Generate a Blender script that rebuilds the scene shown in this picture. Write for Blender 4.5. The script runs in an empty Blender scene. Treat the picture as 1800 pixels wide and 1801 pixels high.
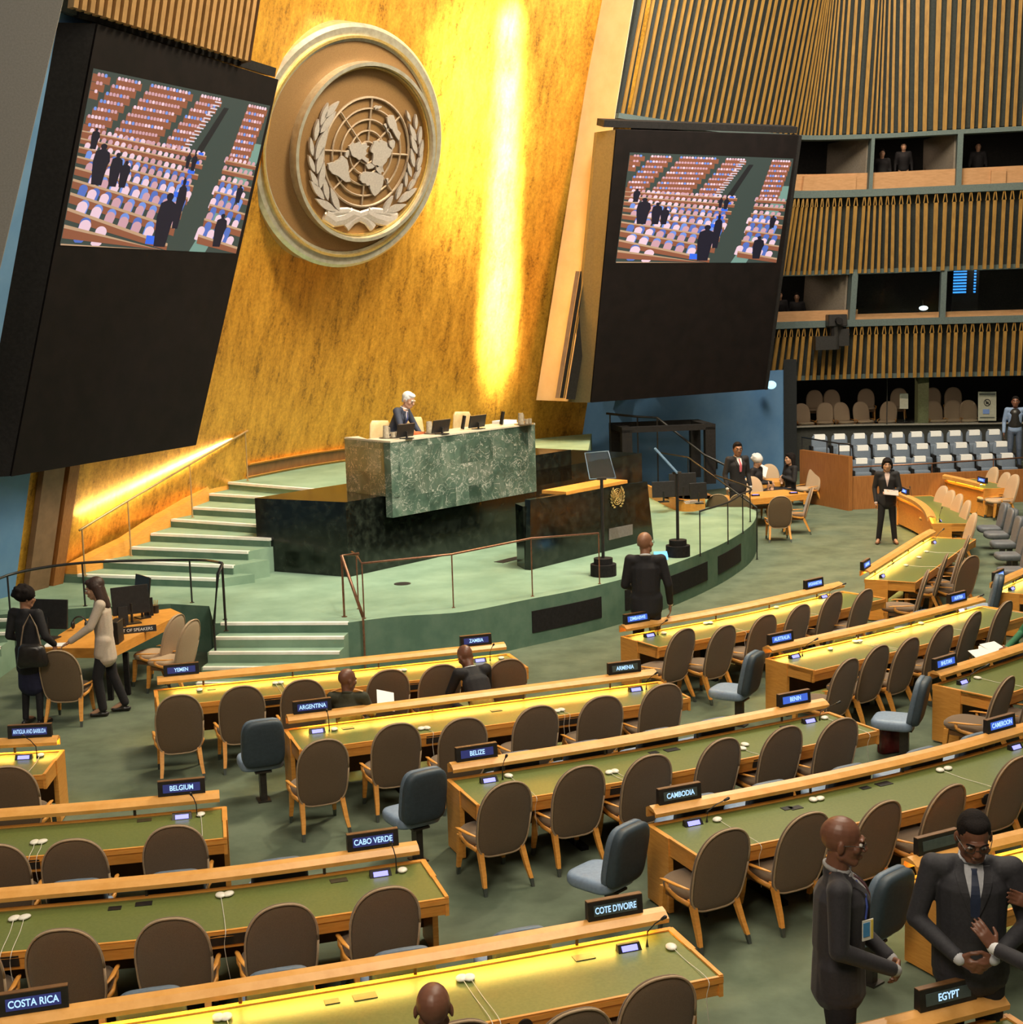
import bpy, bmesh, math, random
import numpy as np
from mathutils import Vector, Matrix
from mathutils.bvhtree import BVHTree
random.seed(7)
R_=math.radians
SC=bpy.context.scene
COL=SC.collection
# ------------------------------------------------------------------ camera
F=2500.; ROLL=R_(1.7); HC=5.2; PITCH=math.atan(350./F)
cR,sR,cP,sP=math.cos(ROLL),math.sin(ROLL),math.cos(PITCH),math.sin(PITCH)
cam=bpy.data.cameras.new('camera'); camo=bpy.data.objects.new('camera',cam); COL.objects.link(camo)
cam.sensor_fit='HORIZONTAL'; cam.sensor_width=36; cam.lens=36*F/1800.; cam.clip_end=300; cam.clip_start=.1
fw=Vector((0,cP,-sP)); up0=Vector((0,sP,cP)); rt0=Vector((1,0,0))
rt=rt0*cR-up0*sR
upv=rt0*sR+up0*cR
camo.matrix_world=Matrix(((rt.x,upv.x,-fw.x,0),(rt.y,upv.y,-fw.y,0),(rt.z,upv.z,-fw.z,HC),(0,0,0,1)))
SC.camera=camo
SC.view_settings.view_transform='Standard'; SC.view_settings.look='None'; SC.view_settings.gamma=1
SC.view_settings.exposure=0.0
def ray(x,y):
    u=(x-900)/F; v=(900.5-y)/F
    a=u*cR+v*sR; b=-u*sR+v*cR
    return Vector((a,b*sP+cP,b*cP-sP))
CP=Vector((0,0,HC))
def at(x,y,z=0):
    r=ray(x,y); return CP+r*((z-HC)/r.z)
def atp(x,y,p0,n):
    r=ray(x,y); n=Vector(n); return CP+r*((Vector(p0)-CP).dot(n)/r.dot(n))
def atY(x,y,Y):
    r=ray(x,y); return CP+r*(Y/r.y)
# ------------------------------------------------------------------ world and lights
w=bpy.data.worlds.new('world'); SC.world=w; w.use_nodes=True
w.node_tree.nodes['Background'].inputs[0].default_value=(1,.86,.66,1)
w.node_tree.nodes['Background'].inputs[1].default_value=.10
def light(kind,loc,target,power,color=(1,.9,.75),size=1,spot=40,blend=.4,sizey=None,soft=.1):
    l=bpy.data.lights.new('hall_and_fill_light',kind); l.energy=power; l.color=color
    if kind=='AREA':
        l.size=size
        if sizey: l.shape='RECTANGLE'; l.size_y=sizey
    if kind=='SPOT': l.spot_size=R_(spot); l.spot_blend=blend; l.shadow_soft_size=soft
    o=bpy.data.objects.new('hall_and_fill_light',l); COL.objects.link(o); o.location=loc
    d=(Vector(target)-Vector(loc)).normalized(); o.rotation_euler=d.to_track_quat('-Z','Y').to_euler()
    return o
WARM=(1,.90,.72)
def gold_target(z): return (.55+.21*(z-3),37.0-.17*(z-3),z)
light('AREA',(3,12,15),(2,14,0),1500,WARM,7)
light('AREA',(-3,-1,13),(1.5,12,.5),1300,(1,.88,.70),5)  # broad fill added behind the camera to brighten aprons and chair backs
light('AREA',(8,29,16),(6,30,0),1300,WARM,6)
# stage spots from the ceiling
light('SPOT',(5.5,12,15),(-2.5,24.5,.8),5200,(1,.93,.8),spot=26,blend=.5,soft=.12)
light('SPOT',(1,14,16),(-4.5,26.5,1.2),5200,(1,.93,.8),spot=24,blend=.5,soft=.1)
light('SPOT',(9,18,15),(0,25.5,2.0),4200,(1,.94,.84),spot=24,blend=.5,soft=.12)
light('SPOT',(-6,16,15),(-2.2,22,0),2600,(1,.95,.85),spot=16,blend=.3,soft=.08)
# spots on the seating, from the left of the hall
for tx,ty,pw in ((-2.2,14.2,2600),(.4,11.0,2200),(1.6,8.2,2400),(3.2,16.6,2800),(5.2,20.6,3200),(2.6,13.2,2200),(-4.5,17.5,2200),(6.5,26.5,3200)):
    light('SPOT',(tx+6,ty+10,15.5),(tx,ty,.3),pw,WARM,spot=17,blend=.6,soft=.12)
# wash on the gold wall: a broad spot, and narrow unseen ones added to imitate its bright band
light('AREA',(4.0,23,16.5),(-3,32,7.5),3600,(1,.86,.58),3)
light('SPOT',(5.0,25,16.6),(-1.2,33.6,9.0),75000,(1,.88,.62),spot=21,blend=1,soft=.4)
for z in (11.6,10.6,9.7,8.8,7.9,7.0,6.2,5.4,4.8):
    light('SPOT',(5.0,26.5,16.6),(-.15+.075*(z-4.5),35.1-.3*(z-4.5),z),330000,(1,.9,.7),spot=5.4,blend=1,soft=.25)
light('SPOT',(5.0,26.5,16.6),(.2,32.9,13.0),300000,(1,.9,.7),spot=5,blend=.9,soft=.2)
light('SPOT',(-3.5,29.5,16),(2.0,34.7,8.0),7000,(1,.88,.66),spot=34,blend=.6,soft=.3)  # extra spot from the left, added to brighten the cream pier
light('AREA',(10,30,15.5),(10,42,7),1100,(1,.85,.6),4)
light('AREA',(7,32,14),(4.5,41,1.5),500,(.9,.95,1),3)
# ------------------------------------------------------------------ materials
def newmat(name):
    m=bpy.data.materials.new(name); m.use_nodes=True; nt=m.node_tree
    b=nt.nodes['Principled BSDF']; return m,nt,b
def texco(nt,scale=(1,1,1),kind='Object',rot=(0,0,0)):
    t=nt.nodes.new('ShaderNodeTexCoord'); mp=nt.nodes.new('ShaderNodeMapping')
    mp.inputs['Scale'].default_value=scale; mp.inputs['Rotation'].default_value=rot
    nt.links.new(t.outputs[kind],mp.inputs[0]); return mp.outputs[0]
def ramp(nt,fac,stops):
    r=nt.nodes.new('ShaderNodeValToRGB'); e=r.color_ramp.elements
    e[0].position=stops[0][0]; e[0].color=(*stops[0][1],1)
    e[1].position=stops[1][0]; e[1].color=(*stops[1][1],1)
    for p,c in stops[2:]:
        k=e.new(p); k.color=(*c,1)
    nt.links.new(fac,r.inputs[0]); return r.outputs[0]
def noise(nt,co,scale=5,detail=4,rough=.6,dist=0):
    n=nt.nodes.new('ShaderNodeTexNoise'); n.inputs['Scale'].default_value=scale; n.inputs['Detail'].default_value=detail
    n.inputs['Roughness'].default_value=rough; n.inputs['Distortion'].default_value=dist
    nt.links.new(co,n.inputs['Vector']); return n.outputs[0]
def bump(nt,b,h,s=.2,d=.01):
    n=nt.nodes.new('ShaderNodeBump'); n.inputs['Strength'].default_value=s; n.inputs['Distance'].default_value=d
    nt.links.new(h,n.inputs['Height']); nt.links.new(n.outputs[0],b.inputs['Normal'])
def M(name,c1,c2=None,rough=.6,metal=0,scale=20,st=(1,1,1),bmp=0,spec=.5,detail=4,lo=.35,hi=.65,sheen=0):
    m,nt,b=newmat(name)
    b.inputs['Roughness'].default_value=rough; b.inputs['Metallic'].default_value=metal
    b.inputs['Specular IOR Level'].default_value=spec
    if sheen: b.inputs['Sheen Weight'].default_value=sheen
    if c2 is None: c2=tuple(x*.85 for x in c1)
    co=texco(nt,st); n=noise(nt,co,scale,detail)
    nt.links.new(ramp(nt,n,[(lo,c1),(hi,c2)]),b.inputs['Base Color'])
    if bmp: bump(nt,b,n,bmp)
    return m
def EM(name,c,s):
    m,nt,b=newmat(name); b.inputs['Base Color'].default_value=(*[x*.3 for x in c],1)
    b.inputs['Emission Color'].default_value=(*c,1); b.inputs['Emission Strength'].default_value=s
    b.inputs['Roughness'].default_value=.5
    return m
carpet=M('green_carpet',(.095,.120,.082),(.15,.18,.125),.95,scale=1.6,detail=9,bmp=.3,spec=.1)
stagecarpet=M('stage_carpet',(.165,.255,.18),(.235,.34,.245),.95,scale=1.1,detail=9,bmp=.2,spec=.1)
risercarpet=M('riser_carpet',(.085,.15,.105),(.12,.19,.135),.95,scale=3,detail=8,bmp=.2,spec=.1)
nosing=M('white_nosing',(.80,.76,.68),(.9,.86,.78),.5,scale=6)
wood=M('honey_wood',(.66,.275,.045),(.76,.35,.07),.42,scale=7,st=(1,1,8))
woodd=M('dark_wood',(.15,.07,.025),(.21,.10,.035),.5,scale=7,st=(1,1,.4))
woodwall=M('veneer_wood',(.27,.10,.025),(.36,.145,.04),.5,scale=14,st=(3,3,.25),bmp=.1)
rail_wood=M('rail_wood',(.70,.33,.075),(.80,.41,.12),.38,scale=6,st=(1,1,1))
felt=M('green_desk_top',(.125,.155,.04),(.155,.185,.052),.38,scale=40,spec=.5)
fabric=M('brown_fabric',(.135,.085,.047),(.175,.115,.066),.9,scale=180,bmp=.15,sheen=.2)
piping=M('tan_piping',(.40,.28,.17),(.45,.32,.2),.8)
tan=M('tan_fabric',(.42,.30,.19),(.48,.35,.23),.85,scale=150,bmp=.1)
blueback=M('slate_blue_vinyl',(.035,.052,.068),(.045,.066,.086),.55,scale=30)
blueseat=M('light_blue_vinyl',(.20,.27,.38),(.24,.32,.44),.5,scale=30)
glide=M('steel_glide',(.10,.12,.11),(.14,.16,.15),.35,metal=.6)
steel=M('dark_steel',(.05,.045,.04),(.07,.06,.05),.4,metal=.5)
black=M('black_plastic',(.012,.011,.011),(.02,.018,.018),.4)
blackm=M('matte_black',(.010,.009,.009),(.016,.014,.014),.8,spec=.2)
ledpanel=M('led_panel_black',(.0055,.004,.004),(.009,.006,.006),.7,scale=3,spec=.15)
white=M('white_plastic',(.75,.70,.60),(.8,.76,.66),.4)
paper=M('white_paper',(.80,.80,.80),(.85,.85,.84),.7)
brass=M('brass',(.75,.50,.18),(.85,.6,.25),.35,metal=.8)
rustrail=M('bronze_rail',(.22,.10,.06),(.3,.15,.09),.35,metal=.6)
cream=M('cream_plaster',(.50,.36,.22),(.55,.41,.26),.7,scale=2)
bluewall=M('blue_wall',(.09,.21,.40),(.13,.26,.45),.75,scale=1.2,detail=7)
greywall=M('grey_wall',(.20,.185,.165),(.24,.22,.20),.8,scale=40)
slatm=M('slat_gold_wood',(.24,.125,.028),(.33,.18,.042),.5,scale=4,st=(3,3,.4))
slatback=M('slat_backing',(.018,.022,.020),(.03,.035,.032),.8)
slatbrown=M('slat_brown_wood',(.17,.095,.05),(.22,.125,.07),.5,scale=4)
concrete=M('grey_green_beam',(.085,.115,.115),(.115,.15,.145),.7,scale=30)
parapet=M('parapet_wood',(.42,.22,.10),(.5,.27,.13),.5,scale=5,st=(1,1,5))
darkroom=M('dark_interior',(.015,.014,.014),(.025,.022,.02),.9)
emblembrown=M('emblem_brown',(.21,.115,.045),(.27,.155,.065),.5,metal=.3,scale=60,detail=6)
silver=M('emblem_silver',(.42,.37,.35),(.50,.45,.42),.45,metal=.4,scale=30)
ringgold=M('emblem_ring',(.66,.60,.48),(.82,.78,.66),.3,metal=.75,scale=8)
goldtrim=M('gold_trim',(.85,.58,.18),(.95,.7,.28),.3,metal=.8)
granite=M('black_granite',(.004,.005,.004),(.022,.027,.020),.16,scale=7,detail=14,lo=.45,hi=.72)
greyseat=M('grey_seat_fabric',(.11,.14,.19),(.15,.185,.24),.8,scale=60)
skin_dark=M('skin_dark',(.15,.058,.032),(.19,.078,.045),.42,scale=12)
skin_mid=M('skin_mid',(.42,.23,.14),(.48,.27,.17),.5,scale=12)
skin_light=M('skin_light',(.46,.26,.17),(.52,.30,.20),.5,scale=12)
skin_brown=M('skin_brown',(.27,.125,.07),(.32,.155,.09),.45,scale=12)
suit=M('charcoal_suit',(.016,.014,.018),(.024,.020,.026),.75,scale=60,sheen=.1)
suitb=M('black_suit',(.009,.008,.010),(.014,.012,.015),.8,scale=60)
navy=M('navy_suit',(.018,.024,.045),(.03,.038,.065),.75,scale=60)
trous=M('black_trousers',(.008,.007,.009),(.013,.011,.014),.85,scale=60)
shirtw=M('white_shirt',(.72,.70,.70),(.8,.78,.78),.7)
beige=M('beige_jacket',(.50,.41,.33),(.56,.46,.37),.85,scale=50)
army=M('olive_uniform',(.035,.035,.018),(.05,.048,.026),.8,scale=40)
hairb=M('black_hair',(.006,.004,.004),(.012,.008,.007),.85,scale=90,bmp=.4,spec=.2)
hairbr=M('brown_hair',(.03,.014,.010),(.05,.022,.015),.5,scale=90,st=(1,1,.2),bmp=.4)
hairg=M('grey_hair',(.50,.50,.50),(.66,.66,.66),.6,scale=70,bmp=.4)
tieblue=M('blue_tie',(.02,.035,.16),(.03,.05,.2),.5)
tiedark=M('dark_blue_tie',(.012,.02,.05),(.02,.03,.07),.5)
tiepink=M('pink_tie',(.50,.10,.13),(.6,.15,.18),.5)
eyew=M('eye_white',(.6,.56,.5),(.65,.6,.55),.3)
shoe=M('black_leather',(.012,.01,.01),(.02,.017,.016),.3)
shoebr=M('brown_leather',(.18,.08,.04),(.24,.11,.06),.4)
redbag=M('dark_red_bag',(.07,.008,.008),(.11,.015,.014),.35,scale=14,bmp=.5)
greencloth=M('green_cloth',(.02,.13,.06),(.03,.18,.08),.8)
policeb=M('light_blue_shirt',(.17,.24,.38),(.2,.28,.44),.8)
skirtn=M('navy_skirt',(.010,.010,.035),(.015,.015,.05),.8)
lamp_y=EM('desk_lamp_glow',(1,.70,.13),58)
lcd=EM('console_lcd',(.25,.25,1.0),2.2)
ledblue=EM('sign_blue_backlight',(.05,.13,.62),1.0)
ledgrey=M('sign_grey_display',(.06,.085,.09),(.08,.11,.11),.3)
lednavy=EM('sign_navy_display',(.035,.045,.20),.6)
ledwhite=EM('sign_text_glow',(.42,.68,1.0),1.25)
bluelamp=EM('blue_globe_glow',(.45,.80,1),1.6)
tablet=EM('tablet_glow',(.12,.5,.9),1.3)
# glass
def glassmat():
    m,nt,b=newmat('clear_glass'); b.inputs['Transmission Weight'].default_value=1; b.inputs['Roughness'].default_value=.02
    b.inputs['IOR'].default_value=1.1; b.inputs['Base Color'].default_value=(.85,.9,.9,1); return m
glass=glassmat()
def goldmat():
    m,nt,b=newmat('gold_leaf_wall'); L=nt.links
    co=texco(nt,(1,1,.30)); n1=noise(nt,co,2.2,12,.75,.3)
    n2=noise(nt,texco(nt,(1,1,.05)),5,8,.7)
    n3=noise(nt,texco(nt,(1,1,1)),14,10,.75)
    mx=nt.nodes.new('ShaderNodeMix'); mx.data_type='FLOAT'; mx.inputs[0].default_value=.42; L.new(n1,mx.inputs[2]); L.new(n2,mx.inputs[3])
    mx2=nt.nodes.new('ShaderNodeMix'); mx2.data_type='FLOAT'; mx2.inputs[0].default_value=.35; L.new(mx.outputs[0],mx2.inputs[2]); L.new(n3,mx2.inputs[3])
    c=ramp(nt,mx2.outputs[0],[(.40,(.19,.085,.010)),(.475,(.56,.27,.028)),(.60,(.86,.46,.06))])
    L.new(c,b.inputs['Base Color']); b.inputs['Metallic'].default_value=.5; b.inputs['Roughness'].default_value=.42; b.inputs['Coat Weight'].default_value=.25; b.inputs['Coat Roughness'].default_value=.35
    bump(nt,b,mx2.outputs[0],.25,.03); return m
gold=goldmat()
def marblemat():
    m,nt,b=newmat('green_marble'); L=nt.links
    uv=texco(nt,(1,1,1),'UV')
    v=nt.nodes.new('ShaderNodeTexBrick'); v.inputs['Scale'].default_value=1
    for k,val in (('Mortar Size',.0015),('Brick Width',.36),('Row Height',.43),('Bias',0)): v.inputs[k].default_value=val
    v.offset=0; v.inputs['Color1'].default_value=(.0,.0,.0,1); v.inputs['Color2'].default_value=(1,1,1,1); v.inputs['Mortar'].default_value=(.4,.4,.4,1)
    L.new(uv,v.inputs['Vector'])
    add=nt.nodes.new('ShaderNodeVectorMath'); add.operation='MULTIPLY_ADD'; L.new(v.outputs[0],add.inputs[0]); add.inputs[1].default_value=(7,3,5); L.new(uv,add.inputs[2])
    n=noise(nt,add.outputs[0],3.2,7,.62,1.6)
    veins=ramp(nt,n,[(.488,(0,0,0)),(.5,(1,1,1)),(.512,(0,0,0))])
    n2=noise(nt,add.outputs[0],1.6,8,.6,.6)
    veinm=ramp(nt,n2,[(.36,(.1,.1,.1)),(.55,(.8,.8,.8))])
    mu=nt.nodes.new('ShaderNodeMix'); mu.data_type='RGBA'; mu.blend_type='MULTIPLY'; mu.inputs[0].default_value=1; L.new(veins,mu.inputs[6]); L.new(veinm,mu.inputs[7])
    base=ramp(nt,n2,[(.3,(.03,.055,.04)),(.5,(.075,.12,.09)),(.68,(.17,.20,.16))])
    tl=ramp(nt,v.outputs[0],[(.1,(.72,.76,.74)),(.8,(1.05,1.05,1.05))])
    mm=nt.nodes.new('ShaderNodeMix'); mm.data_type='RGBA'; mm.blend_type='MULTIPLY'; mm.inputs[0].default_value=1; L.new(base,mm.inputs[6]); L.new(tl,mm.inputs[7])
    fin=nt.nodes.new('ShaderNodeMix'); fin.data_type='RGBA'; L.new(mu.outputs[2],fin.inputs[0]); L.new(mm.outputs[2],fin.inputs[6]); fin.inputs[7].default_value=(.75,.7,.62,1)
    L.new(fin.outputs[2],b.inputs['Base Color']); b.inputs['Roughness'].default_value=.3; return m
marble=marblemat()
# ------------------------------------------------------------------ mesh helpers
class MB:
    def __init__(s): s.v=[]; s.f=[]; s.mi=[]; s.m=0; s.uv=None
    def add(s,vs,fs):
        o=len(s.v); s.v+= [tuple(v) for v in vs]; s.f+=[tuple(i+o for i in f) for f in fs]; s.mi+=[s.m]*len(fs); return s
    def hexa(s,b,t):   # 4 bottom pts ccw, 4 top
        return s.add(list(b)+list(t),[(3,2,1,0),(4,5,6,7),(0,1,5,4),(1,2,6,5),(2,3,7,6),(3,0,4,7)])
    def box(s,c,d,rz=0,ax=None):
        hx,hy,hz=d[0]/2,d[1]/2,d[2]/2; c=Vector(c)
        if ax is None: X=Vector((math.cos(rz),math.sin(rz),0)); Y=Vector((-math.sin(rz),math.cos(rz),0)); Z=Vector((0,0,1))
        else: X,Y,Z=ax
        q=[c+X*a*hx+Y*b*hy for a,b in ((-1,-1),(1,-1),(1,1),(-1,1))]
        return s.hexa([p-Z*hz for p in q],[p+Z*hz for p in q])
    def prism(s,poly,z0,z1):
        n=len(poly); return s.add([(x,y,z0) for x,y in poly]+[(x,y,z1) for x,y in poly],
            [tuple(range(n-1,-1,-1)),tuple(range(n,2*n))]+[(i,(i+1)%n,(i+1)%n+n,i+n) for i in range(n)])
    def prismp(s,pts,off):  # pts 3D polygon, extrude by vector off
        n=len(pts); pts=[Vector(p) for p in pts]; off=Vector(off)
        return s.add(pts+[p+off for p in pts],[tuple(range(n-1,-1,-1)),tuple(range(n,2*n))]+[(i,(i+1)%n,(i+1)%n+n,i+n) for i in range(n)])
    def tube(s,pts,r,n=8,flat=1.,upv=(0,0,1)):
        pts=[Vector(p) for p in pts]; rs=r if isinstance(r,(list,tuple)) else [r]*len(pts)
        V=[]; Fc=[]
        prev=None
        for i,p in enumerate(pts):
            t=(pts[min(i+1,len(pts)-1)]-pts[max(i-1,0)])
            t=t.normalized() if t.length>1e-9 else Vector((0,0,1))
            u=Vector(upv); 
            if abs(t.dot(u))>.95: u=Vector((1,0,0)) if prev is None else prev
            a=t.cross(u).normalized(); b=a.cross(t).normalized(); prev=b
            for k in range(n):
                an=2*math.pi*k/n; V.append(p+a*math.cos(an)*rs[i]+b*math.sin(an)*rs[i]*flat)
        for i in range(len(pts)-1):
            for k in range(n):
                Fc.append((i*n+k,i*n+(k+1)%n,(i+1)*n+(k+1)%n,(i+1)*n+k))
        Fc.append(tuple(range(n-1,-1,-1))); Fc.append(tuple((len(pts)-1)*n+k for k in range(n)))
        return s.add(V,Fc)
    def cyl(s,c,r,h,n=20,r2=None):
        r2=r if r2 is None else r2; c=Vector(c)
        return s.add([c+Vector((math.cos(2*math.pi*k/n)*r,math.sin(2*math.pi*k/n)*r,0)) for k in range(n)]+[c+Vector((math.cos(2*math.pi*k/n)*r2,math.sin(2*math.pi*k/n)*r2,h)) for k in range(n)],
            [tuple(range(n-1,-1,-1)),tuple(range(n,2*n))]+[(k,(k+1)%n,(k+1)%n+n,k+n) for k in range(n)])
    def ell(s,c,r,rot=None,n=12,m=8):
        c=Vector(c); V=[];Fc=[]
        if isinstance(r,(int,float)): r=(r,r,r)
        for i in range(1,m):
            th=math.pi*i/m
            for k in range(n):
                ph=2*math.pi*k/n; p=Vector((r[0]*math.sin(th)*math.cos(ph),r[1]*math.sin(th)*math.sin(ph),r[2]*math.cos(th)))
                V.append(c+(rot@p if rot else p))
        for P in ((0,0,r[2]),(0,0,-r[2])):
            P=Vector(P); V.append(c+(rot@P if rot else P))
        for i in range(m-2):
            for k in range(n): Fc.append((i*n+k,(i+1)*n+k,(i+1)*n+(k+1)%n,i*n+(k+1)%n))
        T=(m-1)*n
        for k in range(n):
            Fc.append((T,k,(k+1)%n)); Fc.append((T+1,(m-2)*n+(k+1)%n,(m-2)*n+k))
        return s.add(V,Fc)
    def link(s,p1,r1,p2,r2,xdir=(1,0,0),n=14):
        # tapered limb with elliptical sections and domed ends; r=(wide,deep)
        p1=Vector(p1);p2=Vector(p2)
        if isinstance(r1,(int,float)): r1=(r1,r1)
        if isinstance(r2,(int,float)): r2=(r2,r2)
        t=(p2-p1); L=t.length; t=t.normalized() if L>1e-9 else Vector((0,0,1)); x=Vector(xdir); x=(x-t*x.dot(t))
        x=x.normalized() if x.length>1e-6 else t.orthogonal().normalized(); y=t.cross(x)
        secs=[]
        for a in (85,60,35,12): secs.append((p1-t*min(r1)*math.sin(R_(a)),r1,math.cos(R_(a))))
        for a in (12,35,60,85): secs.append((p2+t*min(r2)*math.sin(R_(a)),r2,math.cos(R_(a))))
        V=[];Fc=[]
        for c,r,k in secs:
            for j in range(n):
                an=2*math.pi*j/n; V.append(c+x*math.cos(an)*r[0]*k+y*math.sin(an)*r[1]*k)
        for i in range(len(secs)-1):
            for j in range(n): Fc.append((i*n+j,i*n+(j+1)%n,(i+1)*n+(j+1)%n,(i+1)*n+j))
        Fc.append(tuple(range(n-1,-1,-1))); Fc.append(tuple((len(secs)-1)*n+j for j in range(n)))
        return s.add(V,Fc)
    def loft(s,rings,cap=True):
        n=len(rings[0]); V=[];Fc=[]
        for r in rings: V+=[Vector(p) for p in r]
        for i in range(len(rings)-1):
            for j in range(n): Fc.append((i*n+j,i*n+(j+1)%n,(i+1)*n+(j+1)%n,(i+1)*n+j))
        if cap: Fc.append(tuple(range(n-1,-1,-1))); Fc.append(tuple((len(rings)-1)*n+j for j in range(n)))
        return s.add(V,Fc)
    def pad(s,outline,th,fn,prof=((0,1),(.5,.98),(.8,.88),(.93,.62),(1,.25))):
        # cushion: outline 2D polygon about centre, thickness th, fn maps (u,v,w)->xyz
        n=len(outline); V=[];Fc=[]
        cu=sum(p[0] for p in outline)/n; cv=sum(p[1] for p in outline)/n
        def ring(k,h): return [fn(cu+(p[0]-cu)*k,cv+(p[1]-cv)*k,h) for p in outline]
        rings=[]
        for k,h in prof[1:]: rings.append(ring(k,h*th/2))
        for k,h in reversed(prof[1:]): rings.append(ring(k,-h*th/2))
        for r in rings: V+=[Vector(q) for q in r]
        for i in range(len(rings)-1):
            for j in range(n): Fc.append((i*n+(j+1)%n,i*n+j,(i+1)*n+j,(i+1)*n+(j+1)%n))
        V.append(Vector(fn(cu,cv,th/2))); V.append(Vector(fn(cu,cv,-th/2))); a=len(V)-2
        for j in range(n): Fc.append((a,j,(j+1)%n)); Fc.append((a+1,(len(rings)-1)*n+(j+1)%n,(len(rings)-1)*n+j))
        return s.add(V,Fc)
    def strip(s,pts,side,w0,w1,z0,z1): # wall along pts (2D/3D), side vectors; solid from offset w0..w1 and z0..z1
        rings=[]
        for p,n in zip(pts,side):
            p=Vector((p[0],p[1],0)); n=Vector((n[0],n[1],0))
            rings.append([p+n*w0+Vector((0,0,z0)),p+n*w1+Vector((0,0,z0)),p+n*w1+Vector((0,0,z1)),p+n*w0+Vector((0,0,z1))])
        return s.loft(rings)
    def build(s,name,mats,parent=None,smooth=False,bevel=0,loc=None):
        me=bpy.data.meshes.new(name); me.from_pydata(s.v,[],s.f)
        for m in (mats if isinstance(mats,(list,tuple)) else [mats]): me.materials.append(m)
        if any(s.mi): me.polygons.foreach_set('material_index',s.mi)
        if smooth: me.polygons.foreach_set('use_smooth',[True]*len(me.polygons))
        bm=bmesh.new(); bm.from_mesh(me); bmesh.ops.recalc_face_normals(bm,faces=bm.faces)
        if bevel: bmesh.ops.bevel(bm,geom=bm.edges[:],offset=bevel,segments=1,affect='EDGES',clamp_overlap=True)
        bm.to_mesh(me); bm.free(); me.update()
        o=bpy.data.objects.new(name,me); COL.objects.link(o)
        if parent: o.parent=parent
        if loc is not None: o.location=loc
        return o
def tag(o,label=None,cat=None,group=None,kind=None):
    if label: o['label']=label
    if cat: o['category']=cat
    if group: o['group']=group
    if kind: o['kind']=kind
    return o
def empty(name,loc=(0,0,0),rz=0,label=None,cat=None,group=None,kind=None):
    o=bpy.data.objects.new(name,None); COL.objects.link(o); o.location=loc; o.rotation_euler=(0,0,rz); o.empty_display_size=.1
    return tag(o,label,cat,group,kind)
def dup(root,loc,rz,label=None,group=None,mats=None):
    r=root.copy(); COL.objects.link(r); r.location=loc; r.rotation_euler=(0,0,rz)
    if label: r['label']=label
    if group: r['group']=group
    for ch in list(root.children):
        c=ch.copy(); COL.objects.link(c); c.parent=r
        for g in list(ch.children):
            d=g.copy(); COL.objects.link(d); d.parent=c
    return r
class Proto:  # first use moves the prototype, later ones copy it
    def __init__(s,root): s.r=root; s.used=False
    def put(s,loc,rz,label=None,group=None):
        if not s.used:
            s.used=True; s.r.location=loc; s.r.rotation_euler=(0,0,rz)
            if label: s.r['label']=label
            if group: s.r['group']=group
            return s.r
        return dup(s.r,loc,rz,label,group)
def rzdir(d): return math.atan2(-d[0],d[1])
def catmull(P,n=8):
    P=[Vector(p) for p in P]; out=[]
    for i in range(len(P)-1):
        a=P[max(i-1,0)]; b=P[i]; c=P[i+1]; d=P[min(i+2,len(P)-1)]
        for k in range(n):
            t=k/n; out.append(.5*((2*b)+(c-a)*t+(2*a-5*b+4*c-d)*t*t+(3*b-a-3*c+d)*t**3))
    out.append(P[-1]); return out
def normals2(P,sgn=1):
    out=[]
    for i in range(len(P)):
        t=P[min(i+1,len(P)-1)]-P[max(i-1,0)]; t=Vector((t.x,t.y,0)).normalized(); out.append(Vector((t.y,-t.x,0))*sgn)
    return out
#%%STRUCTURE
LEAN=.27
# floor
b=MB(); b.add([(-30,-2,0),(30,-2,0),(30,60,0),(-30,60,0)],[(0,1,2,3)]); b.add([(-30,-2,-.2),(30,-2,-.2),(30,60,-.2),(-30,60,-.2)],[(3,2,1,0)])
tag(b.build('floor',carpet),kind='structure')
# gold wall
GW=[Vector((x,y,0)) for x,y in ((-10.2,19.8),(-8.05,24.4),(-5.8,29.5),(-4.35,32.15),(-1.6,35.3),(1.75,38.0))]
gp=catmull(GW,10); gn=normals2(gp)
def gpt(p,n,z,off=0): return Vector((p.x,p.y,0))+n*(LEAN*(z-.75)+off)+Vector((0,0,z))
rings=[[gpt(p,n,.0,0) ,gpt(p,n,17,0),gpt(p,n,17,-.4),gpt(p,n,0,-.4)] for p,n in zip(gp[3:],gn[3:])]
b=MB(); b.loft(rings); tag(b.build('wall_front',gold),kind='structure')
# brown edge post and dark post at the wall's left end
def gold_at(px,py,off=0):  # intersect ray with leaning gold wall by search
    r=ray(px,py); best=None
    for i in range(len(gp)-1):
        for k in range(12):
            t=k/12; p=gp[i].lerp(gp[i+1],t); n=gn[i].lerp(gn[i+1],t)
            # plane through p with normal of leaning wall
            tt=(gp[i+1]-gp[i]).normalized(); s=n*LEAN+Vector((0,0,1)); N=tt.cross(s)
            q=atp(px,py,gpt(p,n,.75,off),N); dd=(Vector((q.x,q.y,0))-Vector((p.x,p.y,0))-n*(LEAN*(q.z-.75)+off)).length
            if best is None or dd<best[0]: best=(dd,q,n,tt)
    return best[1:]
for k,(pa,wd,mm) in enumerate((((82,1035),.55,woodwall),((38,1040),.5,slatbrown))):
    q,n,tt=gold_at(*pa); s=n*LEAN+Vector((0,0,1)); s.z=1
    q0=q+n*.02-s*(q.z-.5); b=MB(); B=[q0,q0+tt*wd*(1 if k else .45),q0+tt*wd*(1 if k else .45)+n*.12,q0+n*.12]
    b.hexa(B,[p+s*12 for p in B]); tag(b.build('trim_%d'%(k+1),mm),kind='structure')
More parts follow.
